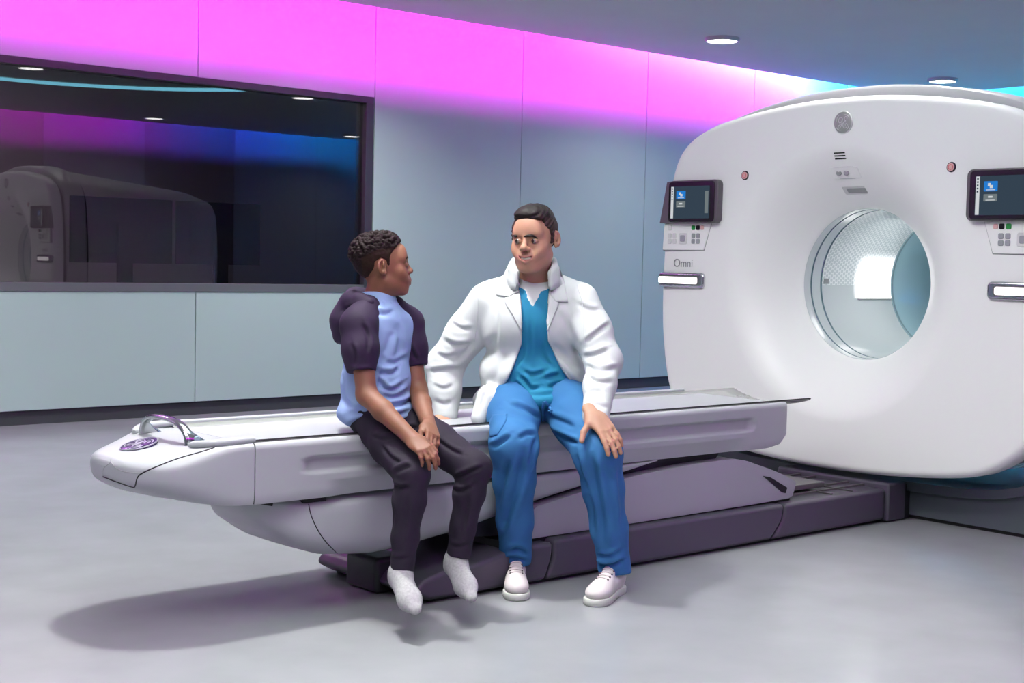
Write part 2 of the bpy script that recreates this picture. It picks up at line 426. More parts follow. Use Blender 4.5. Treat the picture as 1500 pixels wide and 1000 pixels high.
# ------------------------------------------------------------------ the scanner
GX = 5.62
ZB = 1.125; RB = .375; RF = .677
sc = thing('medical_scanner', (6.4, YC, 0), 'large white ring-shaped medical scanner with a lit bore', 'scanner')
half = [(0, 2.03), (.2, 2.026), (.45, 2.004), (.7, 1.966), (.87, 1.922), (1.01, 1.845), (1.088, 1.73), (1.13, 1.54), (1.155, 1.28), (1.16, .98), (1.143, .77), (1.10, .56), (1.03, .435), (.88, .318), (.7, .262), (.35, .224), (0, .212)]
outl = half + [(-u, z) for u, z in half[-2:0:-1]]
OUT = [np.array(p) for p in cr(outl, 6, True)]
NO = len(OUT)
NRM = []
for i in range(NO):
    t = OUT[(i+1) % NO]-OUT[i-1]; t = t/np.linalg.norm(t); n = np.array([-t[1], t[0]])
    if n @ (OUT[i]-np.array([0, ZB])) < 0: n = -n
    NRM.append(n)
ANG = [math.atan2(p[1]-ZB, p[0]) for p in OUT]
def circ(r, d): return [(GX+d, YC+r*math.cos(a), ZB+r*math.sin(a)) for a in ANG]
def outr(off, d, top=0.0, bot=0.0, k=1.0):
    res = []
    for p, n in zip(OUT, NRM):
        u, z = p+n*off
        z += top*max(0, (z-1.45)/.58)*(1-min(1, abs(u)/1.12)**3) if z > 1.45 else 0
        z -= bot*max(0, (.7-z)/.5) if z < .7 else 0
        res.append((GX+d, YC+u*k, ZB+(z-ZB)*k))
    return res
def mix(a, b, t, d): return [(GX+d, lerp(p[1], q[1], t), lerp(p[2], q[2], t)) for p, q in zip(a, b)]
face = []
face.append(circ(RB+.002, .262)); face.append(circ(RB+.006, .245)); face.append(circ(RB+.018, .228))
for k in range(1, 25):
    s = k/24; r = lerp(RB+.018, RF, s); face.append(circ(r, .228*(1-s)**1.75))
cF = circ(RF, 0); oF = outr(-.04, 0)
for k in range(1, 9): face.append(mix(cF, oF, k/8, .012*(k/8)**2))
for k in range(1, 7):
    q = math.pi/2*k/6; face.append(outr(-.04*(1-math.sin(q)), .012+.04*(1-math.cos(q))))
face.append(outr(0, .13))
fm = MB(); fm.grid(face, True); face_o = fm.build('front_cover', M['white'], sc, smooth=60)
MB().grid([outr(-.004, .128), outr(-.03, .13), outr(-.03, .175)], True).build('cover_gap', M['black'], sc, 60)
bd = MB(); bd.grid([outr(-.05, .165), outr(.004, .165, .045, -.05), outr(.012, .175, .05, -.05), outr(.012, .37, .06, -.05), outr(-.02, .38, .05, -.05)], True); bd.build('trim_band', M['shellgrey'], sc, 50)
MB().grid([outr(-.02, .375, .04), outr(-.022, .40, .04)], True).build('cover_gap', M['black'], sc, 60)
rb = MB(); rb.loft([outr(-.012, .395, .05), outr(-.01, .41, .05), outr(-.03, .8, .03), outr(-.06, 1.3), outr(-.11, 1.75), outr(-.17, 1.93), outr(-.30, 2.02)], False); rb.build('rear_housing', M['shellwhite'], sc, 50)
# skirt lip under the cover and the dark pedestal
lip = MB()
prof = [(-1.16, .56), (-1.14, .47), (-1.06, .33), (-.93, .245), (-.72, .198), (-.4, .183), (0, .178), (.4, .183), (.72, .198), (.93, .245), (1.06, .33), (1.14, .47), (1.16, .56)]
pc = cr(prof, 5)
lip.loft([[(GX+.205, YC+p[0], p[1]) for p in pc]+[(GX+.205, YC+p[0]*1.0, p[1]-.045) for p in pc[::-1]],
          [(GX+.45, YC+p[0], p[1]) for p in pc]+[(GX+.45, YC+p[0]*1.0, p[1]-.045) for p in pc[::-1]]]); lip.build('skirt_lip', M['slate'], sc, 50, .006, 2)
ped = [(-1.15, .018), (1.15, .018)]+[(p[0]*.985, p[1]-.045) for p in pc[::-1]]
MB().prism([(YC+a, b) for a, b in ped], GX+.235, GX+1.9, 'x').build('pedestal', M['slate'], sc, 40)
MB().prism([(YC+a, b) for a, b in [(-1.12, .0), (1.12, .0), (1.12, .018), (-1.12, .018)]], GX+.25, GX+1.88, 'x').build('pedestal_shadow_gap', M['black'], sc, 0)  # black slab stands in for the shadow gap at the floor
# ---- bore
hexm = mat('bore_hex', (.72, .74, .74), .35)
nt = hexm.node_tree; b = nt.nodes['Principled BSDF']; uvn = nt.nodes.new('ShaderNodeUVMap')
acc = None
for vx, vy in ((1, 0), (.5, .8660254), (.5, -.8660254)):
    dp = nt.nodes.new('ShaderNodeVectorMath'); dp.operation = 'DOT_PRODUCT'; dp.inputs[1].default_value = (vx*2*math.pi/.021, vy*2*math.pi/.021, 0)
    nt.links.new(uvn.outputs[0], dp.inputs[0])
    cs = nt.nodes.new('ShaderNodeMath'); cs.operation = 'COSINE'; nt.links.new(dp.outputs['Value'], cs.inputs[0])
    if acc is None: acc = cs
    else:
        ad = nt.nodes.new('ShaderNodeMath'); ad.operation = 'ADD'; nt.links.new(acc.outputs[0], ad.inputs[0]); nt.links.new(cs.outputs[0], ad.inputs[1]); acc = ad
mr = nt.nodes.new('ShaderNodeMapRange'); mr.inputs[1].default_value = -1.2; mr.inputs[2].default_value = -.2; nt.links.new(acc.outputs[0], mr.inputs[0])
rp = nt.nodes.new('ShaderNodeValToRGB'); rp.color_ramp.elements[0].color = (.86, .88, .88, 1); rp.color_ramp.elements[1].color = (.60, .645, .66, 1)
nt.links.new(mr.outputs[0], rp.inputs[0]); nt.links.new(rp.outputs[0], b.inputs['Base Color'])
bc = (0, YC, ZB)
def bore(name, prof, m): return MB().lathe(prof, bc, 'x', 96).build(name, m, sc, 50)
bore('bore_ring', [(RB+.002, 5.88), (RB, 5.885), (RB, 5.932)], M['bore'])
bore('bore_ring', [(RB, 5.932), (RB+.006, 5.934), (RB+.006, 5.944), (RB, 5.946)], M['bore_ring'])
bore('bore_ring', [(RB, 5.946), (RB, 6.014)], M['bore'])
bore('bore_ring', [(RB, 6.014), (RB+.006, 6.016), (RB+.006, 6.028), (RB, 6.03)], M['bore_ring'])
def sector(name, a0, a1, x0, x1, r, m, n=48):
    g = [[(lerp(x0, x1, i/4), YC+r*math.cos(lerp(a0, a1, k/n)), ZB+r*math.sin(lerp(a0, a1, k/n))) for k in range(n+1)] for i in range(5)]
    o = MB().grid(g).build(name, m, sc, 60, fix=False)
    uv = o.data.uv_layers.new(name='UVMap'); oo = org(sc)
    for lp in o.data.loops:
        v = o.data.vertices[lp.vertex_index].co+oo; uv.data[lp.index].uv = (v.x, RB*math.atan2(v.z-ZB, v.y-YC))
    return o
D = math.radians
sector('bore_hex_liner', D(-2), D(182), 6.03, 6.65, RB, hexm)
sector('bore_liner', D(182), D(358), 6.03, 6.65, RB, M['bore'])
bore('bore_ring', [(RB, 6.65), (RB-.006, 6.652), (RB-.006, 6.668), (RB, 6.67)], M['bore_ring'])
bore('bore_rear_liner', [(RB, 6.67), (RB, 7.3), (RB+.05, 7.45), (RB-.25, 7.46)], M['bore_blue'])
sector('bore_lamp_slot', D(-1), D(3.2), 6.045, 6.085, RB-.003, M['grey_mid'], 6)
# lit panel in the bore wall
lm = bpy.data.materials.new('bore_lit_panel'); lm.use_nodes = True; nt = lm.node_tree; nt.nodes.clear()
e = nt.nodes.new('ShaderNodeEmission'); e.inputs[0].default_value = (1, 1, 1, 1); e.inputs[1].default_value = 2.6
ou = nt.nodes.new('ShaderNodeOutputMaterial'); tr = nt.nodes.new('ShaderNodeBsdfTransparent'); mx = nt.nodes.new('ShaderNodeMixShader')
uvn = nt.nodes.new('ShaderNodeUVMap'); sx = nt.nodes.new('ShaderNodeSeparateXYZ'); nt.links.new(uvn.outputs[0], sx.inputs[0])
mr = nt.nodes.new('ShaderNodeMapRange'); mr.interpolation_type = 'SMOOTHSTEP'; mr.inputs[1].default_value = .0; mr.inputs[2].default_value = .19; mr.inputs[3].default_value = 1; mr.inputs[4].default_value = 0
nt.links.new(sx.outputs[1], mr.inputs[0]); m1 = nt.nodes.new('ShaderNodeMapRange'); m1.interpolation_type = 'SMOOTHSTEP'; m1.inputs[1].default_value = 6.29; m1.inputs[2].default_value = 6.40
nt.links.new(sx.outputs[0], m1.inputs[0]); mu = nt.nodes.new('ShaderNodeMath'); mu.operation = 'MULTIPLY'; nt.links.new(mr.outputs[0], mu.inputs[0]); nt.links.new(m1.outputs[0], mu.inputs[1])
nt.links.new(mu.outputs[0], mx.inputs[0]); nt.links.new(tr.outputs[0], mx.inputs[1]); nt.links.new(e.outputs[0], mx.inputs[2]); nt.links.new(mx.outputs[0], ou.inputs[0])
sector('bore_light_panel', D(-13), D(34), 6.28, 6.645, RB-.004, lm, 40)
area_light('bore_fill', (6.4, YC, ZB+RB-.03), (.35, .3), 2.2, (1, 1, 1))  # added unseen area light that brightens the bore
MB().tube([(lerp(6.33, 6.64, k/6), YC+(RB-.006)*math.cos(D(-13.6)), ZB+(RB-.006)*math.sin(D(-13.6))) for k in range(7)], .003, 6).build('panel_edge', M['grey_mid'], sc)
# ---- fittings on the cover.  G(u, z, d): u across, z up, d proud of the cover
def G(u, z, d): return Vector((GX+.005-d, YC+u, z))
def gpoly(poly, d0, d1, name, m, parent, bevel=0, seg=2):
    mb = MB(); mb.loft([[G(u, z, d0) for u, z in poly], [G(u, z, d1) for u, z in poly]])
    return mb.build(name, m, parent, 40, bevel, seg)
def rr(u0, z0, u1, z1, r, n=4): return rrect(min(u0, u1), min(z0, z1), max(u0, u1), max(z0, z1), r, n)
emblem(G(-.022, 1.903, .004), (0, -1, 0), (0, 0, 1), .053, M['steel'], M['silver'], sc)
for s in (1, -1):
    # tablet on its bracket
    br = [(s*1.05, 1.652), (s*1.10, 1.648), (s*1.146, 1.425), (s*1.05, 1.425)]
    tb = gpoly(rr(s*.722, 1.424, s*1.07, 1.652, .028), .0, .045, 'tablet', M['plastic_grey'], sc, .006)
    gpoly(br, -.03, .03, 'bracket', M['plastic_grey'], tb, .004)
    gpoly(rr(s*.742, 1.430, s*1.064, 1.645, .02), .044, .052, 'bezel', M['plastic_black'], tb, .003)
    scr = gpoly(rr(s*.772, 1.448, s*1.046, 1.620, .004), .052, .0535, 'screen', M['scr'], tb)
    # the picture on the screen always reads left to right: left is +u
    L = lambda f: lerp(max(s*.772, s*1.046), min(s*.772, s*1.046), f)
    gpoly(rr(L(.01), 1.45, L(.075), 1.618, .001), .0535, .0540, 'side_bar', M['scr_white'], scr)
    gpoly(rr(L(.15), 1.552, L(.39), 1.596, .003), .0535, .0542, 'tile', M['scr_blue'], scr)
    gpoly(rr(L(.15), 1.508, L(.39), 1.540, .003), .0535, .0542, 'tile', M['scr_grey'], scr)
    gpoly(rr(L(.22), 1.574, L(.27), 1.588, .002), .0542, .0545, 'icon', M['scr_white'], scr)
    gpoly(rr(L(.255), 1.566, L(.31), 1.579, .002), .0542, .0546, 'icon', M['scr_white'], scr)
    gpoly(rr(L(.19), 1.557, L(.35), 1.560, .0005), .0542, .0545, 'caption', M['scr_white'], scr)
    gpoly(rr(L(.23), 1.524, L(.31), 1.532, .002), .0542, .0545, 'icon', M['scr_white'], scr)
    gpoly(rr(L(.19), 1.512, L(.35), 1.515, .0005), .0542, .0545, 'caption', M['scr_white'], scr)
    gpoly(rr(L(.89), 1.475, L(.975), 1.592, .001), .0535, .0540, 'side_bar', M['scr_grey'], scr)
    for q in range(5): gpoly(rr(L(.025), 1.604-.014*q, L(.055), 1.611-.014*q, .001), .0540, .0543, 'icon', M['scr'], scr)
    # key panel
    kp = [(s*.795, 1.424), (s*1.128, 1.424), (s*1.138, 1.281), (s*.842, 1.281)]
    gpoly([(s*.790, 1.424), (s*1.13, 1.424), (s*1.141, 1.277), (s*.838, 1.277)], -.02, .004, 'key_panel_gap', M['grey_mid'], sc, .003)
    kpo = gpoly(kp, -.02, .010, 'key_panel', M['white'], sc, .004)
    def key(u, z, r, m, sq=.5):
        gpoly(rr(s*u-r, z-r, s*u+r, z+r, r*sq, 3), .008, .015, 'key', m, kpo, .002, 1)
    for u, z in ((.913, 1.358), (.880, 1.358), (.913, 1.328), (.880, 1.328)): key(u, z, .0125, M['key_grey'])
    key(.915, 1.400, .0125, M['key_green']); key(.882, 1.400, .0125, M['plastic_black']); key(.853, 1.400, .011, M['pink'])
    key(.987, 1.343, .030, M['key_white'], .35)
    gpoly(rr(s*.987-.017, 1.343-.017, s*.987+.017, 1.343+.017, .006), .014, .019, 'key', M['key_grey'], kpo, .002, 1)
    for u, z in ((1.084, 1.401), (1.084, 1.358), (1.049, 1.358), (1.084, 1.328), (1.049, 1.328)): key(u, z, .0135, M['key_white'])
    # grab handle with a light in it
    hd = gpoly(rr(s*.826, 1.079, s*1.152, 1.159, .022), -.05, .022, 'grab_handle', M['chrome'], sc, .012, 3)
    gpoly(rr(s*.858, 1.096, s*1.148, 1.142, .012), .02, .0235, 'handle_recess', M['plastic_grey'], hd, .002, 1)
    gpoly(rr(s*.866, 1.100, s*1.146, 1.136, .010), .0225, .0265, 'handle_light', M['glow'], hd, .002, 1)
    # stop button
    cu = .576 if s > 0 else -.618
    st = MB()
    c0 = G(cu, 1.668, 0)
    st.lathe([(.024, .012), (.024, -.004), (.0225, -.008), (.018, -.008)], (c0.x, c0.y, c0.z), 'x', 32); so = st.build('stop_button', M['plastic_black'], sc)
    MB().lathe([(.018, -.006), (.018, -.011), (.0001, -.012)], (c0.x, c0.y, c0.z), 'x', 32).build('button_cap', M['pink'], so)
    MB().lathe([(.0125, -.0105), (.0125, -.0128), (.0095, -.0128), (.0095, -.0105)], (c0.x, c0.y, c0.z), 'x', 32).build('button_mark', M['red'], so)
text_mesh('model_name', 'Omni', .062, G(1.060, 1.190, .001), (0, -1, 0), (0, 0, 1), M['grey_mid'], sc, .001, .98)
def funnel_d(z):
    r = z-ZB; s = (r-RB-.018)/(RF-RB-.018); return -.228*(1-min(1, max(0, s)))**1.75
def fitting(poly, name, m, d0, d1, parent=sc, bevel=.002):
    mb = MB(); mb.loft([[Vector((GX-funnel_d(z)-dd, YC+u, z)) for u, z in poly] for dd in (d0, d1)]); return mb.build(name, m, parent, 40, bevel, 1)
for k in range(3):
    z = 1.759-.0135*k; fitting(rr(-.032, z-.0028, .032, z+.0028, .001), 'vent_slot', M['plastic_black'], -.01, .0015, sc, 0)
fitting(rr(-.088, 1.638, .078, 1.695, .007), 'plate_shade_outline', M['shellgrey'], -.014, .002)  # grey underlay paints the shading around the camera plate
cp = fitting(rr(-.084, 1.641, .074, 1.692, .006), 'camera_plate', M['white'], -.012, .008)
for u in (.032, -.012):
    zc_ = 1.667; c0 = Vector((GX-funnel_d(zc_)-.008, YC+u, zc_))
    MB().lathe([(.0145, .004), (.0145, -.003), (.011, -.004), (.0001, -.001)], tuple(c0), 'x', 24).build('camera_lens', M['grey_mid'], cp)
fitting(rr(-.085, 1.566, .062, 1.602, .005), 'slot_rim', M['shellwhite'], -.02, .006)
fitting(rr(-.075, 1.572, .040, 1.595, .002), 'slot', M['grey_mid'], -.02, .0075)
fitting(rr(.148, 1.632, .154, 1.638, .001), 'microphone_hole', M['black'], -.005, .001, sc, 0)

# ------------------------------------------------------------------ patient table
tb = thing('patient_table', (3.9, YC, 0), 'long white sliding patient table with a rounded end in front of the scanner', 'table')
Y0 = 3.83; HW = YC-Y0
def zbot(x):
    if x < 4.80: return .411
    if x < 4.88: return lerp(.411, .425, (x-4.80)/.08)
    return lerp(.425, .476, (x-4.88)/.052)
def capsule(x, z):
    px = min(max(x, 2.465), 4.665); return math.hypot(x-px, z-.522)-.030
rings = []
xs_ = [2.252]+[2.27+.02*k for k in range(0, 130)]+[4.86, 4.88, 4.9, 4.915, 4.925, 4.930, 4.932]
xs_ = sorted(set(x for x in xs_ if x <= 4.933))
for x in xs_:
    near = []
    zb = zbot(x); inset_e = .012*max(0, 1-(4.932-x)/.012)**2 if x > 4.92 else 0
    near += [(.03, .602), (.02, .6075), (.009, .6060), (.002, .598), (0, .588)]
    nz = 46
    for k in range(1, nz+1):
        z = lerp(.588, zb, k/nz)
        d = capsule(x, z)
        ins = .020*(1-sstep(-.012, .002, d))
        mid = sstep(2.50, 2.62, x+.35*(z-.44))*(1-sstep(4.58, 4.66, x-.6*(z-.44)))
        ch = max(0, .468-z)
        ins += ch*.42*mid + max(0, .445-z)**2*6*(1-mid)
        near.append((ins, z))
    ring = [(x, Y0+i+inset_e, z) for i, z in near]
    ring += [(x, YC, zb+.002)]
    ring += [(x, 2*YC-(Y0+i+inset_e), z) for i, z in near[::-1]]
    rings.append(ring)
MB().loft(rings).build('table_body', M['tablewhite'], tb, 50)
body0 = [(p[1], p[2]) for p in rings[0]]
def body_at(q, zc):
    """where a ray at angle q from the section centre meets the table body's end section"""
    best = None; dx, dz = math.cos(q), math.sin(q)
    for (y0, z0), (y1, z1) in zip(body0, body0[1:]+body0[:1]):
        ax, az, ex, ez = y0-YC, z0-zc, y1-y0, z1-z0; den = dx*ez-dz*ex
        if abs(den) < 1e-12: continue
        t = (ax*ez-az*ex)/den; u = (ax*dz-az*dx)/den
        if t > 0 and -1e-6 <= u <= 1+1e-6 and (best is None or t > best): best = t
    return best or .1
# nose
def nw(x): t = (2.25-x)/.379; return HW*max(0.0, 1-t**2.6)**(1/2.6)
def ntop(x): return float(np.interp(x, [1.871, 1.876, 1.89, 1.93, 2.0, 2.1, 2.18, 2.25], [.530, .548, .560, .572, .586, .603, .609, .6085]))
def nbot(x): return float(np.interp(x, [1.871, 1.876, 1.89, 1.93, 2.0, 2.1, 2.18, 2.25], [.505, .488, .472, .452, .433, .418, .412, .410]))
rings = []
for k in range(41):
    t = 1-(1-k/40)**2*1.0; x = lerp(1.8715, 2.248, 1-math.cos(k/40*math.pi/2))
    wd = max(nw(x), .004); zt, zb = ntop(x), nbot(x); zm = lerp(zb, zt, .56); ring = []
    for j in range(96):
        q = 2*math.pi*j/96; c_, s_ = math.cos(q), math.sin(q); e_ = 2/lerp(3.0, 9.0, sstep(1.95, 2.25, x))
        y = wd*math.copysign(abs(c_)**e_, c_); zz = math.copysign(abs(s_)**e_, s_)
        z = zm+(zt-zm)*zz if zz > 0 else zm+(zm-zb)*zz
        if zz < 0: y *= 1-.10*zz*zz*(1-.8*sstep(2.0, 2.25, x))
        else: y *= 1-.03*zz*zz*(1-sstep(2.0, 2.25, x))
        bw = sstep(2.02, 2.248, x)
        zc0 = .51; ang = math.atan2(z-zc0, y); t_ = body_at(ang, zc0)
        y = lerp(y, t_*math.cos(ang), bw); z = lerp(z, zc0+t_*math.sin(ang), bw)
        ring.append((x, YC+y, z))
    rings.append(ring)
nose = MB(); nose.loft(rings); nose_o = nose.build('table_nose', M['tablewhite'], tb, 60)
from mathutils.bvhtree import BVHTree
def ray_dir(px, py): return Vector(_r2*(px-750)+_u2*(500-py)+_f*FPX).normalized()
def bvh_of(mb):
    return BVHTree.FromPolygons([Vector(v) for v in mb.v], mb.f)
NB = bvh_of(nose)
def on_surface(B, pts, n=5):
    out = []
    for p in cr(pts, n):
        h = B.ray_cast(Vector(CAM), ray_dir(p[0], p[1]))
        if h[0] is not None: out.append(h[0])
    return out
for ln, w_ in (([(333, 649), (300, 660), (262, 671), (230, 683), (208, 693), (201, 700), (198, 711), (194, 713), (175, 707), (151, 698)], .0022), ([(208, 692), (190, 692), (172, 687), (163, 677), (162, 672)], .0012), ([(151, 698), (152, 686), (162, 677)], .0010)):
    pts = on_surface(NB, ln)
    MB().tube(pts, w_, 6).build('panel_seam', M['grey_mid'] if w_ < .002 else M['black'], nose_o)
MB().box((2.2478, Y0+.006, .414), (2.2524, 2*YC-Y0-.006, .600)).build('panel_seam', M['black'], tb, 0)
# nose badge lies on the sloping top
tz = Vector((.10, 0, .026)).normalized()
hit = NB.ray_cast(Vector((2.0, YC-.0, 1)), Vector((0, 0, -1)))
up_ = Vector((tz.x, 0, tz.z))
emblem(hit[0]+Vector((-.004, .0, .002)), (0, -1, 0), up_, .060, M['badge'], mat('badge_lines', (.36, .36, .42), .35, .3), nose_o)
# arched metal handle
hdl = MB(); path = []; 
hp = [(2.088, 3.958, .580), (2.088, 3.958, .604), (2.087, 3.966, .628), (2.085, 3.990, .650), (2.082, 4.04, .666), (2.08, YC, .671), (2.082, 4.196, .666), (2.085, 4.246, .650), (2.087, 4.270, .628), (2.088, 4.278, .604), (2.088, 4.278, .580)]
hpts = cr(hp, 4); rings = []
for i, p in enumerate(hpts):
    p = Vector(p); t = (Vector(hpts[min(i+1, len(hpts)-1)])-Vector(hpts[max(i-1, 0)])).normalized()
    a = Vector((1, 0, 0)); a = (a-t*a.dot(t)).normalized(); b_ = t.cross(a)
    f = abs(i/(len(hpts)-1)-.5)*2; wa = .015+.036*sstep(.45, 1, f); wb_ = .0085
    sh = a*(.034*sstep(.45, 1, f))
    rings.append([p+sh+a*wa*math.copysign(abs(math.cos(q))**.8, math.cos(q))+b_*wb_*math.copysign(abs(math.sin(q))**.8, math.sin(q)) for q in (2*math.pi*k/16 for k in range(16))])
hdl.loft(rings); hd_o = hdl.build('handle', M['chrome'], tb, 60)
for s in (-1, 1):
    MB().lathe([(.0001, s*.016), (.010, s*.014), (.012, s*.010), (.012, 0)], (2.112, YC+s*.156, .615), 'y', 24).build('handle_bolt', M['bore_ring'], hd_o)
# armrest-like ends of the rails beside the cradle
for s in (-1, 1):
    pth = cr([(2.07, YC+s*.19, .604), (2.12, YC+s*.245, .611), (2.19, YC+s*.262, .615), (2.26, YC+s*.262, .617)], 4)
    MB().tube(pth, [.006]+[.013]*(len(pth)-2)+[.011], 10).build('rail_end', M['tablewhite'], tb, 60)
fr_ = MB().box((2.24, 2*YC-Y0-.028, .600), (4.86, 2*YC-Y0-.004, .624)); fr_.build('side_rail', M['tablewhite'], tb, 40, .006)
# cradle: thin sheet, concave across
cg = []
for i in range(30):
    x = lerp(2.24, 5.12, i/29); row = []
    for j in range(17):
        u = j/16*2-1; row.append((x+.045*(u+1)*sstep(4.6, 5.12, x), YC+u*.262, .572+.041*u*u))
    cg.append(row)
cm = MB(); cm.grid(cg); co = cm.build('cradle', M['pad'], tb, 60)
md = co.modifiers.new('solid', 'SOLIDIFY'); md.thickness = .006; md.offset = -1
cg2 = [[(x, y, z-.0068) for x, y, z in r] for r in cg[23:]]
c2 = MB(); c2.grid(cg2); c2.build('cradle_underside', M['cradle_under'], tb, 60).modifiers.new('s', 'SOLIDIFY').thickness = -.004
MB().tube([(lerp(2.25, 5.12, k/20), YC-.2632, .6135) for k in range(21)], .0028, 6).build('cradle_edge', M['black'], tb)
# lower arm (curved belly)
LX = [2.300, 2.312, 2.36, 2.46, 2.58, 2.76, 2.85, 3.0, 3.185, 3.45, 3.69, 3.99, 4.12]
LZ = [.40, .352, .295, .230, .188, .170, .174, .192, .216, .278, .319, .375, .404]
rings = []
for k in range(60):
    x = lerp(2.301, 4.12, (k/59)**1.6); zb = float(np.interp(x, LX, LZ)); zt = .4095
    wd = .27*max(.03, 1-max(0, (2.60-x)/.30)**2.6)**(1/2.6)
    ring = []
    for j in range(40):
        q = 2*math.pi*j/40; c_, s_ = math.cos(q), math.sin(q); e_ = 2/4.2
        y = wd*math.copysign(abs(c_)**e_, c_); v = math.copysign(abs(s_)**e_, s_)
        zm = lerp(zb, zt, .7); z = zm+(zt-zm)*v if v > 0 else zm+(zm-zb)*v
        ring.append((x, YC+y, z))
    rings.append(ring)
la = MB(); la.loft(rings); la_o = la.build('lift_belly', M['tablewhite'], tb, 60)
LB = bvh_of(la)
p = on_surface(LB, [(452, 738), (456, 755), (465, 775), (478, 794), (494, 810)]); MB().tube(p, .0018, 6).build('panel_seam', M['black'], la_o)
for poly in ([(2.262, .4085), (2.372, .4085), (2.366, .384)], [(2.452, .4085), (2.545, .4085), (2.54, .392), (2.455, .392)]):
    pf = []
    for X_, z_ in poly:
        h_ = LB.ray_cast(Vector((X_, 3.5, min(z_, .405))), Vector((0, 1, 0))); pf.append(h_[0].y if h_[0] is not None else 3.95)
    MB().loft([[(X_, min(pf)-.002, z_) for X_, z_ in poly], [(X_, max(pf)+.02, z_) for X_, z_ in poly]]).build('recess', M['black'], la_o, 0)
# lift cover (grey hump) with its dark slot
hump = cr([(3.437, .262), (3.47, .283), (3.52, .291), (3.92, .347), (4.23, .369), (4.48, .377), (4.64, .371), (4.757, .340), (4.9, .295), (5.02, .246)], 5)+[np.array(p) for p in [(5.03, .235), (5.008, .182), (4.98, .172), (4.67, .168), (3.93, .165), (3.437, .165)]]
hc = MB(); hc.prism([tuple(p) for p in hump], 3.85, 2*YC-3.85, 'y'); hc_o = hc.build('lift_cover', M['tablegrey'], tb, 30, .010, 3)
slot = [(4.795, .288), (4.845, .278), (4.965, .222), (4.955, .198), (4.93, .203)]
MB().prism(slot, 3.8475, 3.88, 'y').build('cover_slot', M['black'], hc_o, 30)
arm = [(3.2, .19), (3.2, .25), (3.7, .335), (4.05, .395), (4.4, .408), (4.58, .408), (4.55, .38), (4.45, .35), (3.9, .32), (3.5, .26), (3.45, .17)]
MB().prism(arm, 3.91, 2*YC-3.91, 'y').build('gap_shade_block', M['plinth'], tb, 30)  # near-black block stands in for the shade in the gap under the table
# dark base in three sections
def seg(poly, y0=3.80, m='basedark', bv=.018): return MB().prism(poly, y0, 2*YC-y0, 'y').build('base_section', M[m], tb, 30, bv, 3)
zt_ = .161
seg([(2.93, .012), (2.87, .045), (2.90, .085), (3.02, .115), (3.15, .118), (3.24, .136), (3.34, .150), (3.516, .152), (3.510, .09), (3.478, .012)])
seg([(3.484, .012), (3.516, .09), (3.522, zt_), (4.893, zt_), (4.880, .09), (4.805, .012)])
seg([(4.812, .012), (4.888, .09), (4.901, zt_), (5.655, zt_), (5.655, .012)])
MB().box((2.95, 3.83, 0), (5.66, 2*YC-3.83, .02)).build('base_foot', M['black'], tb, 0)
MB().box((3.30, 3.86, .10), (5.0, 2*YC-3.86, .17)).build('base_gap', M['black'], tb, 0)
MB().box((2.86, 4.02, .0), (3.0, 4.22, .13)).build('base_foot', M['plinth'], tb, 30, .02)
dkb = MB().box((5.655, 3.785, .004), (5.80, 2*YC-3.785, .186)).build('dock_block', M['basedark'], tb, 30, .012)
MB().box((5.80, 3.80, .0), (5.86, 2*YC-3.80, .17)).build('dock_seal', M['plinth'], tb, 30, .004)
for y in (3.93, 4.02, 2*YC-4.02, 2*YC-3.93):
    MB().box((4.6, y-.008, .158), (5.70, y+.008, .170)).build('guide_rail', M['rail'], tb, 0, .002, 1)
MB().box((5.05, 3.98, .158), (5.12, 2*YC-3.98, .172)).build('rail_stop', M['rail'], tb, 0, .002, 1)
for xx in (5.28, 5.44): MB().box((xx, 3.84, .16), (xx+.012, 2*YC-3.84, .168)).build('rail_strip', M['rail'], tb, 0, .002, 1)
MB().box((4.7, 3.93, .18), (5.35, 2*YC-3.93, .205)).build('slide_plate', M['rail'], tb, 0, .004)
# ------------------------------------------------------------------ organic modelling: distance fields -> mesh
# Figures are modelled in a frame turned to the camera heading: (a = right, d = distance ahead, z = up), in metres.
RT = np.array([math.sin(YAW), -math.cos(YAW), 0.0]); FD = np.array([math.cos(YAW), math.sin(YAW), 0.0])
def J(px, py, d):
    r = _r2*(px-750)+_u2*(500-py)+_f*FPX
    p = CAM + r*(d/(r @ FD)); return np.array([p @ RT, d, p[2]])
def W(P):
    P = np.asarray(P, float); return np.outer(P[:, 0], RT)+np.outer(P[:, 1], FD)+np.outer(P[:, 2], [0, 0, 1])
def rotz(q): c, s = math.cos(q), math.sin(q); return np.array([[c, -s, 0], [s, c, 0], [0, 0, 1.0]])
def rotx(q): c, s = math.cos(q), math.sin(q); return np.array([[1, 0, 0], [0, c, -s], [0, s, c]])
def roty(q): c, s = math.cos(q), math.sin(q); return np.array([[c, 0, s], [0, 1, 0], [-s, 0, c]])
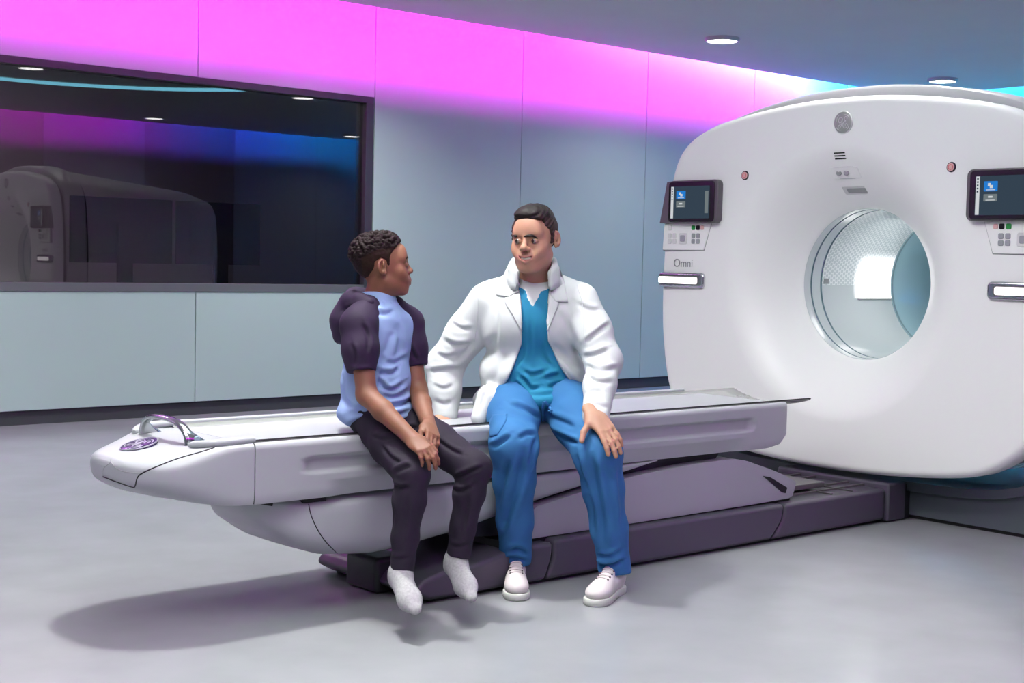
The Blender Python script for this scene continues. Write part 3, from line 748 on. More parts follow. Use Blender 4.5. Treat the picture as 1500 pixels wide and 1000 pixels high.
class Body:
    """list of primitives, each ('c' tapered capsule | 'e' ellipsoid | 'f' custom), op and blend radius"""
    def __init__(s): s.P = []
    def cap(s, a, b, ra, rb, k=.02, op='+', flat=None, g=1.0):
        s.P.append(('c', np.array(a, float), np.array(b, float), ra, rb, k, op, None if flat is None else np.array(flat, float)/np.linalg.norm(flat), g)); return s
    def chain(s, pts, k=.02, op='+', flat=None, g=1.0):
        for (a, ra), (b, rb) in zip(pts[:-1], pts[1:]): s.cap(a, b, ra, rb, k, op, flat, g)
        return s
    def ell(s, c, r, k=.02, op='+', R=None):
        s.P.append(('e', np.array(c, float), np.array(r, float), np.eye(3) if R is None else R, k, op)); return s
    def fun(s, f, lo, hi, k=.01, op='+'):
        s.P.append(('f', f, np.array(lo, float), np.array(hi, float), k, op)); return s
    def place(s, other, T, R, sc=1.0):
        """append other's primitives moved by x -> R x * sc + T"""
        for p in other.P:
            if p[0] == 'c':
                s.P.append(('c', R @ p[1]*sc+T, R @ p[2]*sc+T, p[3]*sc, p[4]*sc, p[5]*sc, p[6], None if p[7] is None else R @ p[7], p[8]))
            elif p[0] == 'e':
                s.P.append(('e', R @ p[1]*sc+T, p[2]*sc, R @ p[3], p[4]*sc, p[5]))
            else:
                f = p[1]; lo, hi = p[2], p[3]
                cs = np.array([[x, y, z] for x in (lo[0], hi[0]) for y in (lo[1], hi[1]) for z in (lo[2], hi[2])]) @ R.T*sc+T
                s.P.append(('f', (lambda X, f=f: f(((X-T) @ R)/sc)*sc), cs.min(0), cs.max(0), p[4]*sc, p[5]))
        return s
    def bounds(s):
        lo = np.full(3, 9e9); hi = -lo
        for p in s.P:
            l, h = s._bb(p)
            if p[-1 if p[0] != 'c' else 6] == '+': lo = np.minimum(lo, l); hi = np.maximum(hi, h)
        return lo-.012, hi+.012
    def _bb(s, p):
        if p[0] == 'c':
            m = p[8] if p[8] > 1 else 1.0
            r = max(p[3], p[4])*m*0+max(p[3], p[4])*max(1, 1/min(p[8], 1))
            return np.minimum(p[1], p[2])-r, np.maximum(p[1], p[2])+r
        if p[0] == 'e':
            e = np.sqrt(((p[3]*p[2])**2).sum(1)); return p[1]-e, p[1]+e
        return p[2], p[3]
    def field(s, lo, hi, h):
        n = np.ceil((hi-lo)/h).astype(int)+1
        ax = [lo[i]+h*np.arange(n[i]) for i in range(3)]
        F = np.full(n, .05, np.float32)
        for p in s.P:
            l, u = s._bb(p); k = p[5] if p[0] == 'c' else p[4]; op = p[6] if p[0] == 'c' else p[5]
            pad = k+2.5*h+.004
            i0 = np.maximum(np.floor((l-pad-lo)/h).astype(int), 0); i1 = np.minimum(np.ceil((u+pad-lo)/h).astype(int)+1, n)
            if (i1 <= i0).any(): continue
            sl = tuple(slice(a, b) for a, b in zip(i0, i1))
            X = np.stack(np.meshgrid(*[ax[i][sl[i]] for i in range(3)], indexing='ij'), -1).reshape(-1, 3).astype(np.float32)
            if p[0] == 'c':
                a, b, ra, rb, _, _, fl, g = p[1:]
                q = X-a.astype(np.float32); ba = b-a
                if fl is not None:
                    w = (q @ fl.astype(np.float32)); q = q+np.outer(w*(g-1), fl).astype(np.float32); ba = ba+fl*(ba @ fl)*(g-1)
                ba = ba.astype(np.float32); L = float(ba @ ba)+1e-12; t = np.clip((q @ ba)/L, 0, 1)
                d = np.sqrt(((q-t[:, None]*ba)**2).sum(1))-(ra+(rb-ra)*t)
                if fl is not None and g > 1: d = d/g**.5
            elif p[0] == 'e':
                c, r, R = p[1], p[2], p[3]
                q = (X-c.astype(np.float32)) @ R.astype(np.float32)
                k0 = np.sqrt(((q/r.astype(np.float32))**2).sum(1)); k1 = np.sqrt(((q/(r*r).astype(np.float32))**2).sum(1))+1e-9
                d = k0*(k0-1)/k1
            else:
                d = p[1](X)
            d = d.reshape([b-a for a, b in zip(i0, i1)]).astype(np.float32)
            A = F[sl]
            if op == '+':
                hh = np.maximum(k-np.abs(A-d), 0)/max(k, 1e-6); F[sl] = np.minimum(A, d)-hh*hh*k*.25
            elif op == '-':
                d = -d; hh = np.maximum(k-np.abs(A-d), 0)/max(k, 1e-6); F[sl] = np.maximum(A, d)+hh*hh*k*.25
            elif op == '&':
                hh = np.maximum(k-np.abs(A-d), 0)/max(k, 1e-6); F[sl] = np.maximum(A, d)+hh*hh*k*.25
        return F
def surface_nets(F, lo, h):
    n = np.array(F.shape); S = F < 0
    c = S[:-1, :-1, :-1].astype(np.int8)
    for dx in (0, 1):
        for dy in (0, 1):
            for dz in (0, 1):
                if dx+dy+dz: c = c+S[dx:n[0]-1+dx, dy:n[1]-1+dy, dz:n[2]-1+dz]
    I = np.argwhere((c > 0) & (c < 8))
    if len(I) == 0: return np.zeros((0, 3)), []
    idx = np.full(n-1, -1, np.int32); idx[I[:, 0], I[:, 1], I[:, 2]] = np.arange(len(I))
    acc = np.zeros((len(I), 3)); cnt = np.zeros(len(I))
    co = [(x, y, z) for x in (0, 1) for y in (0, 1) for z in (0, 1)]
    V = {q: F[I[:, 0]+q[0], I[:, 1]+q[1], I[:, 2]+q[2]] for q in co}
    for q in co:
        for axn in range(3):
            if q[axn] == 0:
                r = list(q); r[axn] = 1; r = tuple(r)
                a, b = V[q], V[r]; m = (a < 0) != (b < 0)
                t = np.where(m, a/np.where(a-b == 0, 1, a-b), 0)
                pt = np.repeat(np.array([q], float), len(I), 0); pt[:, axn] = t
                acc += pt*m[:, None]; cnt += m
    P = lo+h*(I+acc/cnt[:, None])
    quads = []
    for axn in range(3):
        o1, o2 = (axn+1) % 3, (axn+2) % 3
        sl0 = [slice(None)]*3; sl1 = [slice(None)]*3
        sl0[axn] = slice(0, n[axn]-1); sl1[axn] = slice(1, n[axn])
        a = S[tuple(sl0)]; b = S[tuple(sl1)]
        E = np.argwhere(a != b)
        E = E[(E[:, o1] > 0) & (E[:, o2] > 0) & (E[:, o1] < n[o1]-1) & (E[:, o2] < n[o2]-1)]
        if len(E) == 0: continue
        ins = S[E[:, 0], E[:, 1], E[:, 2]]
        def at(d1, d2):
            q = E.copy(); q[:, o1] -= d1; q[:, o2] -= d2; return idx[q[:, 0], q[:, 1], q[:, 2]]
        Q = np.stack([at(1, 1), at(0, 1), at(0, 0), at(1, 0)], 1)
        Q[~ins] = Q[~ins][:, ::-1]; quads.append(Q)
    return P, np.concatenate(quads)
def relax(P, Q, it, lam=.5):
    for _ in range(it):
        A = np.zeros_like(P); c = np.zeros(len(P))
        for k in range(4):
            i, j = Q[:, k], Q[:, (k+1) % 4]
            for e in range(3): A[:, e] += np.bincount(i, P[j, e], len(P))+np.bincount(j, P[i, e], len(P))
            c += np.bincount(i, minlength=len(P))+np.bincount(j, minlength=len(P))
        P = P+lam*(A/np.maximum(c, 1)[:, None]-P)
    return P
def vnormals(P, Q):
    N = np.zeros_like(P); fn = np.cross(P[Q[:, 2]]-P[Q[:, 0]], P[Q[:, 3]]-P[Q[:, 1]])
    for k in range(4):
        for e in range(3): N[:, e] += np.bincount(Q[:, k], fn[:, e], len(P))
    return N/(np.linalg.norm(N, axis=1)[:, None]+1e-12)
def grow(B, h, blocks=None, smooth=1, disp=None):
    """mesh a Body; blocks = [(lo, hi, h)] to use several resolutions; disp(P, N) -> offset along the normal"""
    lo, hi = B.bounds(); VP, VQ, b = [], [], 0
    for l, u, hh in (blocks or [(lo, hi, h)]):
        l = np.maximum(np.array(l, float), lo); u = np.minimum(np.array(u, float), hi)
        P, Q = surface_nets(B.field(l, u, hh), l, hh)
        if len(P) == 0: continue
        if smooth: P = relax(P, Q, smooth)
        if disp is not None:
            P = P+vnormals(P, Q)*disp(P, vnormals(P, Q))[:, None]
        VP.append(P); VQ.append(Q+b); b += len(P)
    return np.concatenate(VP), np.concatenate(VQ)
def skin_obj(name, PQ, mt, parent, mats=None, pick=None):
    P, Q = PQ; me = bpy.data.meshes.new(name); off = np.array(org(parent)); V = W(P)-off
    me.vertices.add(len(V)); me.vertices.foreach_set('co', V.astype(np.float32).ravel())
    me.loops.add(len(Q)*4); me.loops.foreach_set('vertex_index', Q.astype(np.int32).ravel())
    me.polygons.add(len(Q)); me.polygons.foreach_set('loop_start', np.arange(0, 4*len(Q), 4, dtype=np.int32))
    for m in ([mt] if mats is None else mats): me.materials.append(m)
    if pick is not None:
        C = P[Q].mean(1); me.polygons.foreach_set('material_index', pick(C).astype(np.int32))
    me.polygons.foreach_set('use_smooth', np.ones(len(Q), bool))
    me.update(calc_edges=True); me.validate()
    # face the surface outwards
    bm = bmesh.new(); bm.from_mesh(me); bmesh.ops.recalc_face_normals(bm, faces=bm.faces); bm.to_mesh(me); bm.free()
    return link(name, me, None, parent)
def noise3(P, f, seed=0):
    r = np.random.RandomState(seed); o = np.zeros(len(P))
    for _ in range(7):
        v = r.normal(size=3)*f; o += np.sin(P @ v+r.uniform(0, 6.28))
    return o/7**.5
def seg_param(P, a, b):
    ba = b-a; t = ((P-a) @ ba)/(ba @ ba); return t, np.linalg.norm(P-(a+np.clip(t, 0, 1)[:, None]*ba), axis=1)
def folds(P, c, axis, rad, amp, freq, ph=0.0, bend=None):
    """crease waves around point c running across the given axis direction, fading with distance"""
    ax = np.array(axis, float); ax = ax/np.linalg.norm(ax); q = P-c; s = q @ ax
    if bend is not None: s = s+.35*np.abs(q @ (np.array(bend)/np.linalg.norm(bend)))
    w = np.exp(-(np.linalg.norm(q, axis=1)/rad)**2)
    v = np.sin(s*freq+ph+1.3*np.sin(s*freq*.31))
    return amp*w*(1-np.abs(v)**.7*1.4)
def to_view(P):
    V = W(P)-CAM; z = V @ _f; return 750+FPX*(V @ _r2)/z, 500-FPX*(V @ _u2)/z, V/np.linalg.norm(V, axis=1)[:, None]
def creases(P, N, lines, amp=.006, wd=4.0):
    """cloth folds along drawn lines: a ridge on one side of the line, a valley on the other"""
    x, y, V = to_view(P); Nw = N @ np.stack([RT, FD, [0, 0, 1]]); fac = np.clip(-(Nw*V).sum(1)*2.5, 0, 1); o = np.zeros(len(P))
    for ln in lines:
        pts, A, wq = ln[0], amp*(ln[1] if len(ln) > 1 else 1), wd*(ln[2] if len(ln) > 2 else 1)
        q = np.array(cr(pts, 5)); L = len(q)-1
        near = (x > q[:, 0].min()-4*wq) & (x < q[:, 0].max()+4*wq) & (y > q[:, 1].min()-4*wq) & (y < q[:, 1].max()+4*wq)
        I = np.nonzero(near)[0]
        if len(I) == 0: continue
        best = np.full(len(I), 1e9); sg = np.zeros(len(I)); tt = np.zeros(len(I))
        for i in range(L):
            e = q[i+1]-q[i]; wx, wy = x[I]-q[i, 0], y[I]-q[i, 1]; t = np.clip((wx*e[0]+wy*e[1])/(e @ e+1e-9), 0, 1)
            dx, dy = wx-t*e[0], wy-t*e[1]; d = np.hypot(dx, dy); m = d < best
            best = np.where(m, d, best); sg = np.where(m, np.sign(e[0]*wy-e[1]*wx), sg); tt = np.where(m, (i+t)/L, tt)
        u = best/wq; tap = np.clip(np.minimum(tt, 1-tt)*5, .12, 1)
        o[I] += A*tap*fac[I]*np.where(sg < 0, 1.0, -1.25)*u*np.exp(-u*u)*2.2*np.where(sg < 0, .8, 1)
    return o
def poly2(X, Y, poly):
    """signed distance to a polygon in 2D (negative inside)"""
    V = np.array(poly, float); n = len(V); d = np.full(len(X), 1e9); ins = np.zeros(len(X), bool)
    for i in range(n):
        a, b = V[i], V[i-1]; e = b-a; wx, wy = X-a[0], Y-a[1]
        t = np.clip((wx*e[0]+wy*e[1])/(e @ e), 0, 1); d = np.minimum(d, (wx-t*e[0])**2+(wy-t*e[1])**2)
        c1 = Y >= a[1]; c2 = Y < b[1]; c3 = e[0]*wy > e[1]*wx
        ins ^= ((c1 & c2 & c3) | (~c1 & ~c2 & ~c3))
    return np.where(ins, -1, 1)*np.sqrt(d)

# ---- head in its own frame: x = its left, y = forward, z = up, origin between the ears at eye level
def MOUTH(sm): return [(-.0335, .0810, -.0655+.0135*sm), (-.019, .0930, -.0655+.0022*sm), (0, .0970, -.0655-.0058*sm), (.019, .0930, -.0655+.0022*sm), (.0335, .0810, -.0655+.0135*sm)]
def lip_pick(q, sm):
    d = np.full(len(q), 9.0); m = MOUTH(sm)
    for a, b in zip(m[:-1], m[1:]):
        t, dd = seg_param(q, np.array(a), np.array(b)); d = np.minimum(d, dd)
    return ((d < .0105-.12*np.abs(q[:, 0])) & (q[:, 1] > .07)).astype(int)
def make_head(smile=1.0, kid=False):
    B = Body()
    B.ell((0, -.018, .036), (.0775, .098, .086), .02)
    B.ell((0, .030, -.012), (.066, .060, .084), .03)
    B.ell((0, .030, -.070), (.056, .050, .046), .03)
    B.ell((0, .066, -.102), (.021, .017, .016), .022)
    for s in (-1, 1):
        B.cap((s*.052, -.004, -.055), (s*.022, .060, -.099), .015, .014, .03)           # jaw line
        B.ell((s*.043, .057, -.030), (.023, .021, .023), .025)                            # cheek
        B.ell((s*.041, .070, -.046), (.013, .013, .014), .018)                            # smiling cheek
    B.cap((-.040, .073, .021), (.040, .073, .021), .0135, .0135, .02)                     # brow
    B.ell((0, .073, .048), (.045, .022, .035), .03)
    # nose
    nk = -.008 if kid else 0
    B.cap((0, .087, .012), (0, .108+nk, -.024), .0072, .0100, .014)
    B.ell((0, .112+nk, -.029), (.0125, .0115, .0105), .008)
    for s in (-1, 1):
        B.ell((s*.0130, .100+nk*.6, -.033), (.0085, .0105, .0080), .007)
        B.ell((s*.032, .100, -.002), (.018, .015, .0115), .012, '-')                       # socket
        B.ell((s*.032, .0825, -.0035), (.0150, .0125, .0115), .005)                        # lids
        B.ell((s*.0062, .111+nk, -.0405), (.0035, .005, .003), .002, '-')                    # nostril
        # ear: rim, hollow, inner fold, lobe
        Re = rotz(s*.45) @ rotx(-.12)
        ec = np.array([s*.083, -.016, .002])
        B.ell(ec, (.0085, .0200, .0310), .006, '+', Re)
        B.ell(ec+np.array([s*.0085, .005, .003]), (.0115, .0135, .0225), .003, '-', Re)
        B.ell(ec+np.array([s*.001, .007, .006]), (.0045, .0040, .0130), .003, '+', Re)
        B.ell(ec+np.array([-s*.001, .008, -.024]), (.0055, .0085, .0095), .006)
    # mouth
    sm = smile; pts = MOUTH(sm)
    B.ell((0, .078, -.0655), (.035, .019, .020), .022)
    if kid: B.ell((0, .088, -.064), (.022, .014, .014), .012)
    B.chain([((x, y-.0055, q+.0070), .0036) for x, y, q in pts], .005)
    B.chain([((x*.85, y-.0040, q-.0088), .0054) for x, y, q in pts], .006)
    B.chain([((x, y-.0005, q-.0005), .0018+.0034*sm*max(0, 1-(abs(x)/.034)**3)) for x, y, q in pts], .001, '-')
    return B
def hairline_cut(X, y0, slope, z0): return X[:, 1]-y0-slope*(X[:, 2]-z0)

# hand builder: frame x = towards the thumb side, y = fingers' direction, z = back of the hand
def make_hand(curl, spread=(-.06, .0, .06, .14), thumb=(.6, .35), right=False, base=None):
    B = Body(); base = base or (1.0, 1.15, .7)
    roots = [(.026, .088), (.009, .093), (-.010, .090), (-.027, .081)]
    B.ell((.0, .045, 0), (.040, .048, .0135), .012)
    B.cap((.0, -.02, 0), (.0, .02, 0), .026, .032, .02, '+', (0, 0, 1), 1.55)
    for (rx, ry) in roots: B.cap((rx*.65, .03, .001), (rx, ry, .002), .0125, .0105, .012)
    lens = [(.040, .025, .020), (.045, .028, .021), (.041, .026, .021), (.032, .020, .019)]
    rad = [.0096, .0098, .0094, .0084]
    for f in range(4):
        p = np.array([roots[f][0], roots[f][1], .002]); ang = 0.0; sp = spread[f]
        c = curl[f] if hasattr(curl, '__len__') else curl
        r = rad[f]
        for j, l in enumerate(lens[f]):
            ang += c*base[j]
            d = np.array([-math.sin(sp)*math.cos(ang), math.cos(sp)*math.cos(ang), -math.sin(ang)])
            q = p+d*l; B.cap(p, q, r, r*.93, .004); r *= .93; p = q
    p = np.array([.026, .018, -.004]); t1, t2 = thumb
    B.cap((.016, .012, -.002), (.036, .036, -.006), .0145, .0135, .012)
    p = np.array([.036, .036, -.006]); d = np.array([math.sin(t1), math.cos(t1), -.35]); d /= np.linalg.norm(d)
    q = p+d*.038; B.cap(p, q, .0122, .0110, .006)
    d2 = np.array([math.sin(t1-t2), math.cos(t1-t2), -.45]); d2 /= np.linalg.norm(d2)
    B.cap(q, q+d2*.031, .0108, .0092, .004)
    if right:
        fx = np.array([-1, 1, 1.0]); B.P = [(('c', p[1]*fx, p[2]*fx)+p[3:7]+(None if p[7] is None else p[7]*fx, p[8])) if p[0] == 'c' else (('e', p[1]*fx)+p[2:]) for p in B.P]
    return B
def frame_from(y, zhint):
    y = np.array(y, float); y /= np.linalg.norm(y); z = np.array(zhint, float); z = z-y*(z @ y); z /= np.linalg.norm(z)
    return np.stack([np.cross(y, z), y, z], 1)
# ------------------------------------------------------------------ people: shared pieces
def fabric(name, col, rough=.8, bump=.15, bscale=900, noise=.04, nscale=9, sheen=0, spec=.2):
    return mat(name, col, rough, spec=spec, noise=noise, nscale=nscale, bump=bump, bscale=bscale, sheen=sheen)
M['skin_man'] = mat('skin_light_brown', (.42, .22, .145), .55, noise=.05, nscale=30, sub=.12)
M['lip_man'] = mat('lip_light_brown', (.42, .17, .14), .42)
M['skin_boy'] = mat('skin_brown', (.20, .078, .042), .58, noise=.06, nscale=30, sub=.10)
M['lip_boy'] = mat('lip_brown', (.22, .07, .05), .42)
M['hair_man'] = mat('hair_dark', (.010, .006, .006), .5, spec=.25, noise=.3, nscale=60, bump=.5, bscale=260)
M['hair_fade'] = mat('hair_faded_sides', (.032, .018, .015), .6, spec=.2, noise=.2, nscale=300)
M['hair_boy'] = mat('hair_black_curl', (.012, .006, .007), .65, spec=.12, noise=.4, nscale=150, bump=1.0, bscale=330)
M['hair_boy_fade'] = mat('hair_short_sides', (.022, .011, .008), .6, spec=.12, noise=.25, nscale=300)
M['eye_white'] = mat('eye_white', (.20, .165, .15), .25); M['iris'] = mat('eye_iris', (.02, .011, .008), .2)
M['teeth'] = mat('teeth', (.75, .72, .68), .3)
M['coat'] = fabric('lab_coat_cotton', (.59, .62, .63), .8, .12)
M['scrub'] = fabric('scrub_teal', (.018, .195, .33), .75, .15)
M['scrub_pants'] = fabric('scrub_trouser_blue', (.034, .145, .33), .75, .15)
M['tee'] = fabric('undershirt_white', (.66, .68, .70), .8, .1)
M['canvas'] = fabric('shoe_canvas', (.72, .67, .67), .75, .2); M['rubber'] = mat('shoe_rubber', (.64, .66, .62), .55)
M['lace'] = fabric('shoe_lace', (.70, .62, .63), .8, .1); M['eyelet'] = mat('eyelet', (.10, .07, .08), .5)
M['shirt'] = fabric('jersey_light_blue', (.29, .40, .68), .72, .1)
M['sleeve'] = fabric('jersey_dark_plum', (.024, .015, .036), .72, .12)
M['pants_boy'] = fabric('joggers_charcoal', (.020, .016, .027), .75, .15)
M['sock'] = mat('sock_heather_grey', (.40, .40, .41), .85, noise=.14, nscale=120, bump=.3, bscale=500)

def eye_obj(c, fwd, r, look, parent):
    me_b = MB(); n = 14; look = np.array(look)/np.linalg.norm(look)
    R = frame_from(look, (0, 0, 1)); pts = []
    for i in range(1, n):
        q = math.pi*i/n
        pts.append([c+R @ np.array([r*math.sin(q)*math.cos(t), r*math.cos(q), r*math.sin(q)*math.sin(t)]) for t in (2*math.pi*k/16 for k in range(16))])
    allp = [W(np.array(p)) for p in pts]
    top = W(np.array([c+R @ np.array([0, r, 0])]))[0]; bot = W(np.array([c+R @ np.array([0, -r, 0])]))[0]
    me_b.grid([[tuple(x) for x in row] for row in allp], True)
    b = len(me_b.v); me_b.v += [tuple(top), tuple(bot)]
    for k in range(16):
        me_b.f.append((k, (k+1) % 16, b)); me_b.f.append(((n-2)*16+k, (n-2)*16+(k+1) % 16, b+1))
    o = me_b.build('eye', M['eye_white'], parent, 180)
    me = o.data; me.materials.append(M['iris']); lw = W(np.array([look]))[0]; cw = W(np.array([c]))[0]-np.array(org(parent))
    for p in me.polygons:
        v = np.array(p.center)-cw
        if v @ lw/np.linalg.norm(v) > .72: p.material_index = 1
    return o
def tubeW(pts, r, name, m, parent, n=8, k=4):
    p = W(np.array(cr(pts, k))); rr = r
    if hasattr(r, '__len__'): rr = [float(np.interp(i/(len(p)-1), np.linspace(0, 1, len(r)), r)) for i in range(len(p))]
    return MB().tube([tuple(q) for q in p], rr, n).build(name, m, parent, 60)
def bvh_PQ(PQ): return BVHTree.FromPolygons([Vector(v) for v in W(PQ[0])], [tuple(int(i) for i in q) for q in PQ[1]])
def patch(B, ea, eb, name, m, parent, off=.006, th=.004, nu=14, nv=8):
    """cloth patch lying on a surface between two edge lines"""
    A = cr(ea, 6); Bq = cr(eb, 6); g = []
    for i in range(nu+1):
        pa = A[int(round(i/nu*(len(A)-1)))]; pb = Bq[int(round(i/nu*(len(Bq)-1)))]; row = []
        for j in range(nv+1):
            p = lerp(pa, pb, j/nv); dr = ray_dir(p[0], p[1]); h = B.ray_cast(Vector(CAM), dr)
            if h[0] is None: row.append(None)
            else: row.append(h[0]-dr*off)
        g.append(row)
    last = None
    for row in g:
        for j in range(len(row)):
            if row[j] is None: row[j] = row[j-1] if j and row[j-1] is not None else (last[j] if last else None)
        last = row
    if any(p is None for r in g for p in r): return None
    mb = MB(); mb.grid([[tuple(p) for p in r] for r in g]); o = mb.build(name, m, parent, 60)
    md = o.modifiers.new('solid', 'SOLIDIFY'); md.thickness = th; md.offset = 0
    return o
def shoe(person, T, R, label=None):
    U = Body()
    U.ell((0, .222, .040), (.043, .056, .030), .02); U.ell((0, .15, .046), (.040, .08, .040), .03)
    U.ell((0, .05, .055), (.035, .050, .048), .03); U.cap((0, .050, .07), (0, .045, .098), .035, .036, .02)
    U.cap((0, .150, .072), (0, .088, .112), .022, .024, .02, '+', (0, .4, 1), 1.5)
    U.fun(lambda X: X[:, 2]*-1+.016, (-.08, -.05, -.05), (.08, .30, .016), .003, '-') if False else None
    B = Body(); B.place(U, T, R)
    PQ = grow(B, .0035, smooth=1)
    o = skin_obj('shoe', PQ, M['canvas'], person)
    out = [(-.006, 0), (-.002, .020), (.03, .036), (.09, .034), (.15, .041), (.21, .0485), (.25, .043), (.275, .026), (.284, 0)]
    rt_ = cr([(x, y) for y, x in out], 4); ring = [(p[0], p[1]) for p in rt_]+[(-p[0], p[1]) for p in rt_[-2:0:-1]]
    rings = []
    for z, s in ((0.0, .94), (.004, 1.0), (.022, 1.0), (.025, .97)):
        rings.append([tuple(W(np.array([R @ np.array([x*s, .139+(y-.139)*(s*.5+.5), z])+T]))[0]) for x, y in ring])
    MB().loft(rings).build('sole', M['rubber'], o, 50)
    SBV = bvh_PQ(PQ); dn = Vector(W(np.array([R @ np.array([0, -.25, -1.0])]))[0]).normalized()
    def top(x, y, off=.0015):
        st = Vector(W(np.array([R @ np.array([x, y+.05, .20])+T]))[0]); h_ = SBV.ray_cast(st, dn)
        return None if h_[0] is None else h_[0]-dn*off
    for k in range(4):
        y = .098+.021*k; w_ = .019
        pts = [q for q in (top(x, y) for x in np.linspace(-w_, w_, 7)) if q is not None]
        if len(pts) > 3: MB().tube(pts, .0030, 6).build('lace', M['lace'], o, 60)
        for s in (-1, 1):
            c = top(s*w_*1.12, y, .0005)
            if c is not None: MB().lathe([(.0001, .0022), (.0032, .0022), (.0040, 0), (.0032, -.0022), (.0001, -.0022)], tuple(c), 'y', 10).build('eyelet', M['eyelet'], o)
    return o

# ------------------------------------------------------------------ the man in the lab coat
def build_man():
    pelvis = J(782, 572, 5.30)
    base = W(np.array([[pelvis[0], 5.05, 0]]))[0]
    ps = thing('person', tuple(base), 'seated man in an open white lab coat over blue scrubs and white sneakers', 'person')
    # --- joints
    shR, elR, wrR = J(712, 440, 5.26), J(652, 536, 5.33), J(652, 608, 5.26)
    shL, elL, wrL = J(850, 440, 5.22), J(884, 530, 5.14), J(874, 600, 4.95)
    kR, kL = J(753, 652, 4.94), J(876, 664, 4.90)
    toeR = J(757, 880, 4.862); toeR[2] = 0; toeL = J(866, 890, 4.81); toeL[2] = 0
    dR = np.array([.03, -1, 0]); dR /= np.linalg.norm(dR); dL = np.array([-.42, -.91, 0]); dL /= np.linalg.norm(dL)
    hR = toeR-dR*.282; hL = toeL-dL*.282
    anR = hR+dR*.055+np.array([0, 0, .10]); anL = hL+dL*.055+np.array([0, 0, .10])
    # --- skin
    hp = J(782.5, 351, 5.17); fw = np.array([-.36, -.933, -.03]); HR = frame_from(fw, (-.03, 0, 1))
    H = make_head(1.0)
    for s in (-1, 1): H.ell((s*.032, .099, -.0038), (.0128, .010, .0022), .0010, '-')
    B = Body(); B.place(H, hp, HR)
    B.cap(hp+np.array([.010, .022, -.075]), J(782, 420, 5.25), .056, .060, .03)
    B.cap(J(781, 425, 5.27), J(740, 440, 5.27), .045, .045, .04); B.cap(J(781, 425, 5.27), J(824, 440, 5.26), .045, .045, .04)
    B.ell(J(780, 470, 5.26), (.16, .105, .16), .05); B.ell(J(781, 555, 5.29), (.15, .11, .14), .05)
    B.chain([(shR, .05), (elR, .042), (wrR, .028)], .02); B.chain([(shL, .05), (elL, .042), (wrL, .030)], .02)
    hipR, hipL = J(752, 566, 5.29), J(812, 566, 5.29)
    B.chain([(hipR, .08), (kR, .055), (lerp(kR, anR, .35), .052), (anR, .036)], .02); B.chain([(hipL, .08), (kL, .055), (lerp(kL, anL, .35), .052), (anL, .036)], .02)
    hy = J(897, 644, 4.845)-J(868, 606, 4.93); hz = np.array([.25, -.68, .68])
    HL = make_hand([.20, .22, .24, .26], (-.10, .0, .08, .17), (1.0, .35), base=(.7, 1.3, 1.0))
    RL = frame_from(hy, hz); TL = J(868, 605, 4.895); B.place(HL, TL, RL, 1.04)
    B.place(make_hand(.25), wrR+np.array([-.005, -.01, -.005]), frame_from((.1, -.75, -.35), (.3, -.3, 1)), .98)
    lo, hi = B.bounds(); zn = J(781, 418, 5.2)[2]; big = np.array([9, 9, 9.])
    hb = np.array([TL-.10, TL+.16]); 
    blocks = [(np.array([-9, -9, zn]), big, .0017), (-big, np.array([9, 9, zn+.006]), .007), (TL+np.array([-.10, -.16, -.19]), TL+np.array([.12, .08, .05]), .0024)]
    PQ = grow(B, .003, blocks, smooth=1)
    def pick(C):
        q = (C-hp) @ HR
        return lip_pick(q, 1.0)
    skin_obj('body', PQ, None, ps, [M['skin_man'], M['lip_man']], pick)
    look = np.array([-.75, -.65, -.08])
    for s in (-1, 1): eye_obj(HR @ np.array([s*.032, .0838, -.004])+hp, fw, .0118, look, ps)
    FB = bvh_PQ(PQ)
    def face_line(pts, r, name, off=.0028, n=8):
        q = []
        for p in cr(pts, 5):
            h_ = FB.ray_cast(Vector(CAM), ray_dir(*p))
            if h_[0] is not None: q.append(h_[0]-ray_dir(*p)*off)
        rr = [float(np.interp(i/(len(q)-1), np.linspace(0, 1, len(r)), r)) for i in range(len(q))]
        MB().tube(q, rr, n).build(name, M['hair_man'], ps, 60)
    face_line([(745, 348), (748.5, 345.4), (752.5, 345.0), (757.5, 346.2)], [.0024, .0042, .0046, .0030], 'eyebrow')
    face_line([(767.5, 346.4), (773, 345.2), (780, 345.2), (787.5, 349.2)], [.0026, .0044, .0044, .0018], 'eyebrow')
    T_ = Body(); T_.place(Body().ell((0, .0810, -.0672), (.0255, .0138, .0062), .001), hp, HR); skin_obj('teeth', grow(T_, .0015), M['teeth'], ps)
    # --- hair
    Hh = Body(); Hh.ell((0, -.018, .037), (.0805, .1010, .0895), .01); Hh.ell((0, .030, -.012), (.0690, .0630, .087), .03)
    Hh.ell((-.002, .012, .096), (.060, .082, .034), .025); Hh.cap((-.040, .060, .082), (.036, .066, .088), .014, .014, .02)
    for s in (-1, 1): Hh.ell((s*.064, .004, .010), (.014, .03, .05), .02)
    keep = [(.12, .073), (.12, .2), (-.2, .2), (-.2, -.02), (-.11, -.07), (-.06, -.07), (-.042, -.04), (-.040, .0), (-.032, .030), (-.010, .036), (.004, .028), (.008, -.014), (.018, -.016), (.023, .018), (.030, .036), (.046, .050), (.052, .073)]
    Hh.fun(lambda X: poly2(X[:, 1], X[:, 2], keep), (-.12, -.16, -.14), (.12, .14, .17), .004, '&')
    HB = Body(); HB.place(Hh, hp, HR)
    HPQ = grow(HB, .0025, smooth=1, disp=lambda P, N: .0012*np.sin(((P-hp) @ HR) @ np.array([60, 240, 330.])+2*noise3(P, 25, 3))+.0006*noise3(P, 160, 4))
